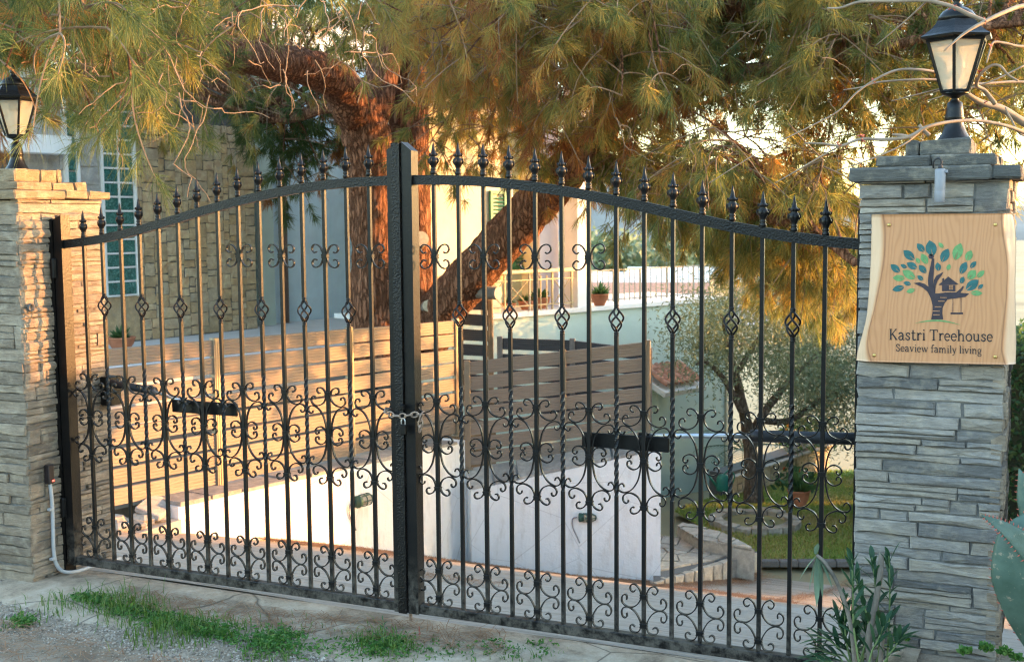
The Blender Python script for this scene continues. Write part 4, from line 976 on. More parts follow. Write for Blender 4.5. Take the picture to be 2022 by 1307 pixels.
# plain plastered part with pilaster and drain pipe
sC = hpx(900)
MB().box(hs((sB+sC)/2+.01, -.50, 2.4), ((sC-sB)/2, .12, 2.4), [D_, N_, ZA]).build('plaster_wall', blue_plaster, hl)
p0, p1 = hpx(541), hpx(562)
MB().box(hs((p0+p1)/2, -.30, 2.4), ((p1-p0)/2+.05, .085, 2.2), [D_, N_, ZA]).build('pilaster', sage_plaster, hl)
q = on_plane(566, 650, H0-N_*.3, HN); MB().tube([A3(q[0], q[1], .22), A3(q[0], q[1], 4)], .045, 12).build('drain_pipe', brown_pipe, hl, True)
def bowl_pot(c_, r, label, plant=True, h=.62, mat=None, group=None, tall=1.0):
    t = thing('plant_pot', label, 'pot', c_, group); c_ = np.array(c_, float)
    MB().lathe([(r*.55, 0), (r*.62, .02), (r*.90, r*h*.55), (r*1.0, r*h*.92), (r*1.06, r*h*.95), (r*1.06, r*h*1.05), (r*.98, r*h*1.05), (r*.92, r*h*.9), (r*.05, r*h*.85)], c_, 20).build('pot', mat or terracotta, t, True)
    if plant:
        n_ = 90; cc = np.tile(c_+ZA*(r*h*.9), (n_, 1)); d_ = rng.normal(0, 1, (n_, 3)); d_[:, 2] = np.abs(d_[:, 2])*.9+.35; d_ /= np.linalg.norm(d_, axis=1)[:, None]
        ln = r*rng.uniform(.5, 1.2, n_)*tall; V, F, T = cards(cc+d_*ln[:, None]*.5, d_, ln*.9, ln*.22)
        l_ = link('leaves', fast_mesh('leaves', V-c_, F, shrub_leaf, T*.6+.35), t); l_['kind'] = 'stuff'
    return t
def cards(pos, d, ln, wd, curl=.15, tint=None):
    """leaf: 4 triangles folded kite from base along d"""
    n = len(pos); r = rng.normal(0, 1, (n, 3)); side = np.cross(d, r); side /= np.linalg.norm(side, axis=1)[:, None]+1e-9; nr = np.cross(side, d)
    b = pos-d*ln[:, None]*.5; m = pos+nr*(ln*curl*.5)[:, None]; t = pos+d*ln[:, None]*.5
    V = np.stack([b, m+side*wd[:, None]*.5, m-side*wd[:, None]*.5, t], 1).reshape(-1, 3)
    i = np.arange(n)[:, None]*4; F = np.concatenate([i+np.array([[0, 1, 2]]), i+np.array([[1, 3, 2]])])
    T = rng.uniform(0, 1, n) if tint is None else tint
    return V, F, np.repeat(T, 4)
bowl_pot(at(240, 692, 13.6), .155, 'wide terracotta bowl with a green plant on the terrace edge', True, .95)
bowl_pot(at(560, 696, 14.6), .20, 'empty brown bowl seen through the gap of the tan fence', False, .5)

# ------------------------------------------------------------------ right house (lower wall, balcony, loggia)
G0, G1 = at(900, 628, 14.2), at(1305, 590, 16.7); G0[2] = G1[2] = 0
E_ = unit(G1-G0); GN = A3(E_[1], -E_[0], 0)
def gs(px, off=0.0, z=0.0, py=600):
    q = on_plane(px, py, G0, GN); q[2] = 0; return q+GN*off+ZA*z
def gzp(px, py, off=0.0): return on_plane(px, py, G0+GN*off, GN)
FZ = .545
hr = thing('plastered_house', 'pale green and cream house with balcony below the pine branches', 'house', gs(1000))
lw0, lw1 = gs(838), gs(1432)
def wallbox(px0, px1, off0, off1, z0, z1, name, mat, parent=None):
    P = [gs(px0, off0), gs(px1, off0), gs(px1, off1), gs(px0, off1)]
    return wall_block(MB(), P, z0, [z1]*4).build(name, mat, parent or hr)
wallbox(820, 1432, 0, -.25, -3.2, FZ-.06, 'lower_wall', pale_green_plaster)
wallbox(1434, 1447, .02, -.3, -3.2, FZ+.3, 'corner_pier', cream_plaster)
wallbox(815, 1436, .05, -1.6, FZ-.058, FZ, 'floor_slab', white_paint)
wallbox(800, 1003, -.12, -.30, FZ, 4.2, 'upper_wall', cream_plaster)
wallbox(1003.5, 1125, -.90, -1.0, FZ, 4.2, 'loggia_wall', pale_green_plaster)
wallbox(1103, 1140, -.34, -.48, FZ, 4.2, 'return_wall', lilac_plaster)
wallbox(1141, 1165, .0, -.25, FZ+.002, 4.4, 'column', white_paint)
bl, brr = gs(802, -.31), gs(1138, -.5)
def away(p, k, side=0.0): h = unit(A3(p[0]-CAM[0], p[1]-CAM[1], 0)); return p+h*k+A3(-h[1], h[0], 0)*side
wall_block(MB(), [bl, gs(1000, -.31), gs(1003.4, -1.02), gs(1124, -1.02), gs(1126, -.5), brr, away(brr, 6.5, .3), away(bl, 6.5, -.2)], -2.4, [4.15]*8).build('house_body', cream_plaster, hr)
z_a = gzp(930, 548, -.10)[2]; wallbox(820, 1002, -.07, -.117, z_a-.05, z_a+.03, 'string_course', simple('tan_trim', (.46, .36, .22), .7).m)
# green shutters
for (x0, x1, y0, y1) in ((966, 998, 380, 470), (1012, 1050, 410, 530)):
    off = -.112 if x1 < 1003 else -.89
    a, b = gzp(x0, y1, off), gzp(x1, y1, off); zt = gzp(x0, y0, off)[2]; zb = a[2]; dd = b-a; dd[2] = 0
    L = np.linalg.norm(dd); dd /= L; f_ = MB()
    for e in (0.02, L-.02): f_.box(a+dd*e+ZA*((zt-zb)/2)+GN*.02, (.02, .018, (zt-zb)/2), [dd, GN, ZA])
    for z in (.0, zt-zb): f_.box(a+dd*L/2+ZA*z+GN*.0215, (L/2, .018, .02), [dd, GN, ZA])
    sh = f_.build('shutter', green_shutter, hr); n_ = int((zt-zb)/.05)
    for k in range(n_): MB().box(a+dd*L/2+ZA*(.03+(zt-zb-.06)*k/n_)+GN*.02, (L/2-.04, .014, .005), [dd, unit(GN+ZA*.6), unit(ZA-GN*.6)]).build('louvre', green_shutter, sh)
    MB().box(a+dd*(L+.06)+ZA*((zt-zb)/2)+GN*.02, (.035, .02, (zt-zb)/2+.05), [dd, GN, ZA]).build('window_trim', white_paint, hr)
# balcony railing
bal = thing('balcony_railing', 'cream iron balcony railing with crossed bars and wooden handrail', 'railing', gs(1010, .0, FZ))
def rp_(px, py, off=.02): return gzp(px, py, off)
H1 = .44
def rail(px0, px1, z, hz, hw, name, mat, par, off=-.03):
    a, b = gs(px0, off, z), gs(px1, off, z); m = (a+b)/2; d = unit(b-a); return MB().bbox(m, (np.linalg.norm(b-a)/2, hw, hz), .004, [d, GN, ZA]).build(name, mat, par)
rail(905, 1137, FZ+H1+.06, .020, .05, 'handrail', simple('pale_wood', (.60, .46, .25), .6).m, bal)
rail(905, 1137, FZ+H1-.05, .008, .008, 'rail', cream_paint, bal); rail(905, 1137, FZ+.07, .008, .008, 'rail', cream_paint, bal)
pxs = [908, 955, 1000, 1049, 1094, 1132]
for k, px in enumerate(pxs):
    MB().box(gs(px, -.03, FZ+H1/2), (.011, .011, H1/2+.03), [E_, GN, ZA]).build('baluster', cream_paint if k != 3 else grey_rail, bal)
    if k < len(pxs)-1 and k != 3:
        a0_, b0_ = gs(px+3, -.03, FZ+.075), gs(pxs[k+1]-3, -.03, FZ+H1-.055); a1_, b1_ = gs(px+3, -.031, FZ+H1-.055), gs(pxs[k+1]-3, -.031, FZ+.075)
        MB().tube([a0_, b0_], .0075, 6).build('cross_bar', cream_paint, bal); MB().tube([a1_, b1_], .0075, 6).build('cross_bar', cream_paint, bal)
    elif k == 3:
        for px2 in (1060, 1071, 1083): MB().box(gs(px2, -.03, FZ+H1/2), (.007, .007, H1/2), [E_, GN, ZA]).build('baluster', cream_paint, bal)
for px, py, r, lab in ((1062, 612, .10, 'square terracotta planter at the right of the balcony floor'), (1090, 606, .13, 'larger terracotta pot of red succulents behind the balcony bars'), (1028, 614, .09, 'small terracotta pot under the balcony handrail')):
    bowl_pot(gs(px, -.22, FZ), r, lab, True, 1.1, None, 'balcony flower pots', 1.2)
# terrace railing on the right with a pot
tr = thing('terrace_railing', 'grey iron terrace railing on top of the pale green wall', 'railing', gs(1250, 0, FZ), None)
rail(1166, 1430, FZ+.46, .010, .012, 'handrail', grey_rail, tr, -.12); rail(1166, 1430, FZ+.06, .008, .008, 'rail', grey_rail, tr, -.12)
for k, px in enumerate(np.arange(1172, 1432, 10.5)): MB().box(gs(px, -.12, FZ+.25), (.006 if k % 5 else .012, .006 if k % 5 else .012, .22), [E_, GN, ZA]).build('baluster', grey_rail, tr)
bowl_pot(gs(1186, -.02, FZ+.002), .12, 'round terracotta pot at the foot of the white column', True, 1.25, None, None, 1.6)
# small tiled porch roof
pr = thing('porch_roof', 'small clay tiled porch roof on the pale green wall', 'roof', gs(1310, .3, -.3))
a, b = gs(1262, .02), gs(1338, .02); zt = gzp(1280, 728)[2]; L = np.linalg.norm(b-a); ncol, nrow = 7, 4; slope = unit(GN-ZA*.42)
for i in range(ncol):
    for j in range(nrow):
        o_ = a+E_*(L*(i+.5)/ncol)+ZA*(zt+.012*(nrow-j))+slope*(.115*j+.02); w_ = L/ncol*.47; nn = unit(np.cross(slope, E_)); nn = nn if nn[2] > 0 else -nn
        P = [(math.cos(t)*w_, math.sin(t)*w_*.9) for t in np.linspace(0, math.pi, 7)]; Q = [(u*.80, v_*.78) for u, v_ in P[::-1]]
        MB().prism([o_+E_*u+nn*v_ for u, v_ in P+Q], slope*.135).build('roof_tile', roof_tile, pr)
MB().bbox((a+b)/2+ZA*(zt-.10)+slope*.25, (L/2+.03, .26, .04), .006, [E_, slope, unit(np.cross(E_, slope))]).build('porch_slab', white_paint, pr)

# ------------------------------------------------------------------ garden: flagged step, lawn, planter, low wall
ft = thing('flagstone_steps', 'crazy paved flagstone steps beyond the end of the white wall', 'steps', on_z(1400, 1110, -1.78))
FZ0 = -1.78
base_px = [(1290, 1146), (1380, 1115), (1412, 1103), (1495, 1086), (1380, 1064), (1290, 1056)]
def clip_poly(P, Q):
    """clip polygon P by convex polygon Q (2d, ccw)"""
    out = P
    for k in range(len(Q)):
        a, b = Q[k], Q[(k+1) % len(Q)]; inp, out = out, []
        if not inp: return []
        f = lambda p: (b[0]-a[0])*(p[1]-a[1])-(b[1]-a[1])*(p[0]-a[0])
        for i in range(len(inp)):
            p, q = inp[i], inp[(i+1) % len(inp)]; fp, fq = f(p), f(q)
            if fp >= 0: out.append(p)
            if fp*fq < 0: t = fp/(fp-fq); out.append((p[0]+(q[0]-p[0])*t, p[1]+(q[1]-p[1])*t))
    return out
def paving(parent, quad, z, th, cell, mat, gap=.012, zf=None):
    """irregular stones filling a convex polygon (plan)"""
    Q = [tuple(p[:2]) for p in quad]
    ar = sum(Q[i][0]*Q[(i+1) % len(Q)][1]-Q[(i+1) % len(Q)][0]*Q[i][1] for i in range(len(Q)))
    if ar < 0: Q = Q[::-1]
    x0, x1 = min(p[0] for p in Q), max(p[0] for p in Q); y0, y1 = min(p[1] for p in Q), max(p[1] for p in Q)
    nx, ny = int((x1-x0)/cell)+2, int((y1-y0)/cell)+2
    G = {(i, j): (x0-cell*.5+i*cell+rg.uniform(-.3, .3)*cell, y0-cell*.5+j*cell+rg.uniform(-.3, .3)*cell) for i in range(nx+1) for j in range(ny+1)}
    for i in range(nx):
        for j in range(ny):
            P = [G[i, j], G[i+1, j], G[i+1, j+1], G[i, j+1]]; c_ = np.mean(P, axis=0)
            P = [tuple(np.array(p)+(c_-np.array(p))*min(.3, gap/max(.01, np.linalg.norm(c_-np.array(p))))) for p in P]
            P = clip_poly(P, Q)
            if len(P) < 3: continue
            zz = z if zf is None else zf(*np.mean(P, axis=0))
            MB().prism([A3(p[0], p[1], zz-th) for p in P], ZA*(th+rg.uniform(-.004, .006))).build('flagstone', mat, parent)
pl = [on_z(x, y, FZ0) for x, y in base_px]
wall_block(MB(), [p for p in pl], -2.6, [FZ0-.014]*6).build('bedding', mortar, ft)
paving(ft, [pl[0], pl[2], pl[3], pl[4], pl[5]], FZ0, .03, .21, flag_stone)
for k in range(11):                                                   # riser stones on the front edge
    t0, t1 = k/11, (k+1)/11; e0_, e1_ = pl[0]+(pl[3]-pl[0])*t0, pl[0]+(pl[3]-pl[0])*t1; fn = unit(A3(pl[3][1]-pl[0][1], -(pl[3][0]-pl[0][0]), 0))
    d = unit(e1_-e0_); L = np.linalg.norm(e1_-e0_); zb = ramp_z((e0_[1]+e1_[1])/2)-.03
    stone_piece((A3(e0_[0], e0_[1], zb), d, ZA, fn), 0, L, 0, FZ0-zb-.012, .05, .02, rg, .006, .008, .06, .008).build('riser_stone', flag_stone, ft)
up = [on_z(x, y, -1.66) for x, y in ((1337, 1037), (1380, 1063), (1490, 1083), (1428, 1050), (1348, 1030))]
wall_block(MB(), up, -2.4, [-1.675]*5).build('upper_step', flag_stone, ft); paving(ft, up, -1.66, .03, .22, flag_stone)
# lawn
lx = [on_z(x, y, -2.0) for x, y in ((1497, 1112), (1760, 1112))]
LAWN = [(p[0], p[1]) for p in (on_z(1430, 1060, -1.98), on_z(1500, 1108, -1.98), on_z(1800, 1108, -1.98), on_z(1800, 925, -2.3), on_z(1560, 930, -2.3), on_z(1330, 1010, -2.1))]
ZL = lambda x, y: ramp_z(y)+.05
V = [A3(x, y, ZL(x, y)) for x, y in LAWN]
o = link('lawn', make_mesh('lawn', V, [list(range(len(V)))], lawn_soil)); o['kind'] = 'structure'
gsx = thing('kerb', 'low stone kerb between the driveway and the lawn', 'kerb', on_z(1600, 1114, -2.0))
k0, k1 = on_z(1500, 1113, -2.0), on_z(1800, 1113, -2.0)
for k in range(8): MB().bbox(k0+(k1-k0)*(k+.5)/8+ZA*.01, (np.linalg.norm(k1-k0)/16-.003, .05, .035), .008, [unit(k1-k0), unit(np.cross(ZA, k1-k0)), ZA]).build('kerb_stone', mortar, gsx)
def in_poly(x, y, P):
    c_ = np.zeros(len(x), bool); n = len(P)
    for i in range(n):
        (x0, y0), (x1, y1) = P[i], P[(i+1) % n]
        c_ ^= ((y0 > y) != (y1 > y)) & (x < (x1-x0)*(y-y0)/(y1-y0+1e-12)+x0)
    return c_
def blades(base, hgt, wid, lean, tint):
    n = len(base); a = rng.uniform(0, 2*np.pi, n); d = np.stack([np.cos(a), np.sin(a), np.zeros(n)], 1); sdv = np.stack([-np.sin(a), np.cos(a), np.zeros(n)], 1)
    m = base+d*(lean*hgt*.3)[:, None]+np.array([0, 0, 1])*(hgt*.6)[:, None]; t = base+d*(lean*hgt)[:, None]+np.array([0, 0, 1])*(hgt*(1-.25*lean))[:, None]
    w = (wid*.5)[:, None]
    V = np.stack([base-sdv*w, base+sdv*w, m-sdv*w*.8, m+sdv*w*.8, t], 1).reshape(-1, 3); i = np.arange(n)[:, None]*5
    F = np.concatenate([i+np.array([[0, 1, 3]]), i+np.array([[0, 3, 2]]), i+np.array([[2, 3, 4]])]); return V, F, np.repeat(tint, 5)
def rand_in(poly, n):
    P = np.array(poly); xs_, ys_ = [], []
    while len(xs_) < n:
        x = rng.uniform(P[:, 0].min(), P[:, 0].max(), n); y = rng.uniform(P[:, 1].min(), P[:, 1].max(), n); k = in_poly(x, y, poly); xs_ += list(x[k]); ys_ += list(y[k])
    return np.array(xs_[:n]), np.array(ys_[:n])
x, y = rand_in(LAWN, 42000); z = np.interp(y, ZR[:, 0], ZR[:, 1])+.05
patch = np.array([nz((a_, b_, 0), 1.1, 2) for a_, b_ in zip(x, y)])
V, F, T = blades(np.stack([x, y, z], 1), rng.uniform(.03, .075, len(x)), np.full(len(x), .010), rng.uniform(.2, 1.1, len(x)), np.clip(.62+patch*.7+rng.normal(0, .18, len(x)), 0, 1))
lawn_mat = leaf_mat('lawn_blade', [(0.0, (0.13, 0.24, 0.04)), (0.5, (0.26, 0.35, 0.07)), (0.8, (0.34, 0.31, 0.09)), (1.0, (0.45, 0.36, 0.16))], 0.35, 1.3)
o = link('lawn_grass', fast_mesh('lawn_grass', V, F, lawn_mat, T)); tag(o, 'short patchy lawn grass', 'grass', kind='stuff')
# ring planter round the olive
oc = at(1490, 985, 14.6); OZ = ramp_z(oc[1])+.02; oc[2] = OZ
rgp = thing('ring_planter', 'round stone ring planter at the foot of the olive tree', 'planter', oc)
NS = 18
for k in range(NS):
    a0_, a1_ = 2*math.pi*k/NS, 2*math.pi*(k+.93)/NS; r0, r1 = .40, .56; h_ = .14+rg.uniform(-.015, .015)
    P = [oc+A3(math.cos(a)*r, math.sin(a)*r, -.06) for a, r in ((a0_, r0), (a0_, r1+rg.uniform(-.02, .02)), (a1_, r1+rg.uniform(-.02, .02)), (a1_, r0))]
    MB().prism(P, ZA*(h_+.06)).build('ring_stone', flag_stone, rgp)
MB().lathe([(.42, -.05), (.42, .09), (.2, .11), (.01, .11)], oc, 20).build('soil', lawn_soil, rgp)
# low garden wall behind it
gw = thing('garden_wall', 'low pale stone garden wall running behind the olive tree', 'wall', at(1520, 960, 17))
q0, q1 = at(1440, 962, 16.6), at(1640, 905, 19.0); q0[2] = -2.45; q1[2] = -2.2; d = unit(A3(q1[0]-q0[0], q1[1]-q0[1], 0)); fn = A3(d[1], -d[0], 0); L = np.linalg.norm((q1-q0)[:2])
MB().box((q0+q1)/2+ZA*.22-fn*.18, (L/2, .14, .27), [d, fn, ZA]).build('core', mortar, gw)
clad(gw, q0-fn*.03, d, ZA, fn, L, .52, .02, (7, 18), (5, 12), flag_stone, rg, .2, (.004, .02), .006)
for k in range(9): MB().bbox(q0+d*L*(k+.5)/9+ZA*.55-fn*.14, (L/18-.006, .19, .02), .006, [d, fn, ZA]).build('coping_stone', flag_stone, gw)
bowl_pot(at(1577, 1000, 14.2), .13, 'terracotta pot with green foliage at the lawn edge', True, 1.5, None, None, 2.2)
# watering can
wc = thing('watering_can', 'green plastic watering can by the pale green wall', 'watering can', at(1428, 968, 15.3)); c_ = at(1428, 968, 15.3); gp_ = simple('green_plastic', (.02, .19, .14), .4, 0, 20, .1, 0).m
MB().lathe([(.085, 0), (.095, .02), (.085, .16), (.06, .20), (.03, .21)], c_, 16).build('body', gp_, wc, True)
MB().tube([c_+cr*(-.07)+ZA*.04, c_+cr*(-.16)+ZA*.16, c_+cr*(-.21)+ZA*.24], [.02, .014, .011], 8).build('spout', gp_, wc, True); MB().lathe([(.012, 0), (.035, .035), (.0, .04)], c_+cr*(-.21)+ZA*.235, 10).build('rose', rubber, wc)
MB().tube(spline([c_+ZA*.20, c_+cr*.07+ZA*.26, c_+cr*.14+ZA*.20, c_+cr*.12+ZA*.10, c_+cr*.08+ZA*.06], 5), .010, 6).build('handle', gp_, wc, True)
# flowers
def flower_bush(c_, r, n, label, name='flowering_plant', cat='plant', fl=14, tt=(.2, .8), hue=(.0, .5)):
    t = thing(name, label, cat, c_); c_ = np.array(c_, float)
    p = rng.normal(0, 1, (n, 3)); p /= np.linalg.norm(p, axis=1)[:, None]; p *= (r*rng.uniform(.3, 1, n)**.5)[:, None]; p[:, 2] = np.abs(p[:, 2])*1.1
    d_ = rng.normal(0, 1, (n, 3)); d_[:, 2] += .6; d_ /= np.linalg.norm(d_, axis=1)[:, None]
    V, F, T = cards(c_+p, d_, np.full(n, r*.32), np.full(n, r*.16), tint=rng.uniform(*tt, n)); l_ = link('leaves', fast_mesh('leaves', V-c_, F, shrub_leaf, T), t); l_['kind'] = 'stuff'
    for k in range(fl):
        a = rng.normal(0, 1, 3); a[2] = abs(a[2])+.2; a = unit(a); q = c_+a*r*rng.uniform(.8, 1.05); pd = rng.normal(0, 1, (6, 3)); pd /= np.linalg.norm(pd, axis=1)[:, None]
        V, F, T = cards(np.tile(q, (6, 1)), pd, np.full(6, r*.22), np.full(6, r*.16), tint=np.full(6, rng.uniform(*hue))); link('flower', fast_mesh('flower', V-c_, F, flower_mat, T), t)
    return t
flower_bush(at(1570, 965, 15.2), .30, 160, 'red flowering geranium clump at the lawn edge', fl=10)
flower_bush(at(1590, 880, 18.5), .45, 220, 'bush with yellow and orange flowers beyond the lawn', fl=22, hue=(.45, 1.0))
# sago palm
frond_g = simple('frond_green', (.035, .10, .04), .45, 0, 10, .25, 0).m
sgp = thing('sago_palm', 'dark green sago palm with feathery fronds behind the olive trunk', 'palm', at(1468, 900, 15.9)); c_ = at(1468, 890, 15.9)
for k in range(15):
    a = 2*math.pi*k/15+rng.uniform(-.2, .2); el = rng.uniform(.25, 1.0); L = rng.uniform(.65, .95); dh = A3(math.cos(a), math.sin(a), 0); mb = MB()
    rach = [c_+dh*L*t*math.cos(el*(1-.5*t))+ZA*(L*t*math.sin(el)-.45*t*t*L) for t in np.linspace(0, 1, 15)]
    mb.tube(rach, [.010*(1-.7*t) for t in np.linspace(0, 1, 15)], 4); sdv = unit(np.cross(dh, ZA))
    for i in range(2, 15):
        for s_ in (-1, 1):
            b_ = rach[i]; w_ = .20*math.sin(math.pi*(i-.5)/15)+.03; tt = unit(rach[i]-rach[i-1]); tip = b_+sdv*s_*w_+tt*w_*.5-ZA*.03; mb.add([b_-tt*.009, b_+tt*.009, tip], [[0, 1, 2]])
    mb.build('frond', frond_g, sgp)

# ------------------------------------------------------------------ pine tree
sh_, nh_ = unit(A3(s_dir[0], s_dir[1], 0)), unit(A3(-s_dir[1], s_dir[0], 0))      # along and across the sun on plan
def limb_tube(mb, ctrl, k=7, n=14, rough=.17, sc=6.0):
    """ctrl: (px, py, depth, radius)"""
    P = [at(a, b, d) for a, b, d, r in ctrl]; R = [r for *_, r in ctrl]
    path = spline(P, k); rad = [float(spline_r) for spline_r in np.interp(np.linspace(0, len(P)-1, len(path)), range(len(P)), R)]
    disp = lambda p, a, i: 1+rough*(nz((p[0]*2+math.cos(a)*.8, p[1]*2+math.sin(a)*.8, p[2]*1.2), sc*.5)+.6*nz((p[0]*3+math.cos(a)*2, p[1]*3+math.sin(a)*2, p[2]*1.6), sc))
    mb.tube(path, rad, n, True, disp=disp); return path, rad
pine = thing('pine_tree', 'large pine tree with reddish trunks and drooping sun-tinted needles over the gate', 'tree', at(760, 700, 13.2))
T1 = [(750, 720, 13.0, .30), (741, 600, 13.0, .265), (736, 480, 13.0, .235), (730, 370, 12.95, .225), (724, 270, 12.8, .262), (700, 205, 12.6, .22)]
T1b = [(716, 290, 12.8, .17), (748, 180, 12.9, .18), (772, 60, 13.0, .165), (790, -120, 13.1, .13)]
LL = [(700, 225, 12.6, .21), (668, 165, 12.2, .20), (610, 135, 11.6, .175), (530, 122, 10.8, .15), (430, 105, 9.8, .125), (320, 70, 8.8, .10), (190, 45, 7.8, .075), (40, 20, 7.0, .05), (-120, -10, 6.4, .03)]
T2 = [(822, 720, 13.4, .25), (818, 560, 13.4, .225), (811, 400, 13.4, .215), (807, 280, 13.35, .225), (812, 170, 13.3, .225), (842, 40, 13.2, .18), (880, -120, 13, .13)]
LR = [(838, 680, 13.2, .25), (872, 610, 13.1, .25), (925, 550, 12.9, .24), (990, 478, 12.7, .235), (1060, 400, 12.4, .225), (1125, 330, 12.0, .205), (1185, 255, 11.6, .18), (1270, 150, 10.9, .14), (1390, 50, 10.0, .11), (1530, -30, 9.2, .08), (1700, -100, 8.4, .05)]
LR2 = [(1150, 310, 11.8, .13), (1250, 345, 11.2, .09), (1360, 388, 10.4, .07), (1480, 420, 9.6, .055), (1600, 455, 8.9, .042), (1690, 520, 8.5, .03)]
LR3 = [(1280, 145, 10.8, .10), (1420, 150, 10.0, .075), (1560, 130, 9.2, .055), (1720, 100, 8.6, .04), (1900, 60, 8.2, .028), (2080, 40, 8, .02)]
LM = [(835, 190, 13.2, .09), (905, 150, 12.4, .075), (1000, 130, 11.5, .06), (1100, 100, 10.4, .045), (1190, 60, 9.4, .03)]
LT = [(770, -20, 13, .10), (650, -60, 11, .085), (480, -60, 9, .065), (300, -50, 7.4, .045), (120, -60, 6.4, .03)]
LC = [(858, 40, 13.2, .12), (950, -40, 11.6, .09), (1080, -90, 10, .07), (1250, -110, 8.8, .05)]
LF = [(690, 215, 12.7, .08), (640, 215, 13.2, .06), (580, 235, 13.8, .045), (520, 240, 14.4, .03)]
tb = MB(); nodes = []
for ctrl, n in ((T1, 22), (T1b, 16), (LL, 16), (T2, 20), (LR, 20)):
    mbq = MB(); path, rad = limb_tube(mbq, ctrl, 9, n); mbq.build('trunk' if ctrl in (T1, T2, LR) else 'limb', pine_bark, pine, True)
    nodes += [(p, r) for p, r in zip(path, rad)]
for ctrl in (LR2, LR3, LM, LT, LC, LF):
    mbq = MB(); path, rad = limb_tube(mbq, ctrl, 7, 10, .06); mbq.build('branch', pine_bark, pine, True); nodes += [(p, r) for p, r in zip(path, rad)]
# pruned stubs with pale cut faces
def stub(px, py, d, px2, py2, d2, r, cut=True, rr=None):
    a, b = at(px, py, d), at(px2, py2, d2); mb = MB(); mb.tube([a, (a+b)/2, b], [r*1.2, r*1.03, r], 12, True); s_ = mb.build('stub', grey_stub, pine, True)
    if cut: t = unit(b-a); e = unit(np.cross(t, ZA)); MB().lathe([(r*1.0, 0), (r*.98, .008), (.001, .010)], b, 14, 0, [e, np.cross(t, e), t]).build('cut_end', cut_wood, s_)
stub(820, 480, 13.3, 832, 472, 13.05, .085); stub(835, 612, 13.2, 846, 604, 12.9, .065)
stub(905, 575, 13.0, 983, 579, 12.7, .07)
nodeP = np.array([p for p, r in nodes if r < .2]); 
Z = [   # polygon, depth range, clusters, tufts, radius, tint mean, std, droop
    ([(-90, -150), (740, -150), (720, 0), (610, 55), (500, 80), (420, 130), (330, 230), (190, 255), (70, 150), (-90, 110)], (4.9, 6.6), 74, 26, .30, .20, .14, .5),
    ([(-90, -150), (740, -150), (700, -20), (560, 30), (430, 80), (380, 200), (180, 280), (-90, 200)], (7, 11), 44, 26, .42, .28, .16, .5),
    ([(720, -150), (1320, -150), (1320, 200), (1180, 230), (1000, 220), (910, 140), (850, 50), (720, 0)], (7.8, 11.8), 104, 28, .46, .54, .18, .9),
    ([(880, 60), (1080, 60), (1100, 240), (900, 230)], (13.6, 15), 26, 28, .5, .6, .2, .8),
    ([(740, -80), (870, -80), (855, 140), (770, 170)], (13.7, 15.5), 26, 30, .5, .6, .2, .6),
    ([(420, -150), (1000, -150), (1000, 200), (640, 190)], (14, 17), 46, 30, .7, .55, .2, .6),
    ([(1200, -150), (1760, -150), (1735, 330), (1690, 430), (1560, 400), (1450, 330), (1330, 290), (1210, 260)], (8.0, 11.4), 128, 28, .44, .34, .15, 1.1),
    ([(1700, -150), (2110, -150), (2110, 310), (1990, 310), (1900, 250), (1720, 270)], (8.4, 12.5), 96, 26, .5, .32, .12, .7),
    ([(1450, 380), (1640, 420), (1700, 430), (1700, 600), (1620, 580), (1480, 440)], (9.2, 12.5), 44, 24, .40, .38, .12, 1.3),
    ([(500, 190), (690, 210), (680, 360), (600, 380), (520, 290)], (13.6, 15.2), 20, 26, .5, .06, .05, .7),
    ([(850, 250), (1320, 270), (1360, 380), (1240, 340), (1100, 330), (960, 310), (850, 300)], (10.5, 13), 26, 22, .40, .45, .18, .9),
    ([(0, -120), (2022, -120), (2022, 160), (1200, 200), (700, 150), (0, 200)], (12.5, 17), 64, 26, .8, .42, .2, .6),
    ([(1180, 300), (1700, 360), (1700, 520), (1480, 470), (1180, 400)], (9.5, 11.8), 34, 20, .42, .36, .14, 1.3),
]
tp, td, tt_, tdep = [], [], [], []
br = MB(); twm = MB()
def bez(a, b, c_, n): return [a*(1-t)**2+b*2*t*(1-t)+c_*t*t for t in np.linspace(0, 1, n)]
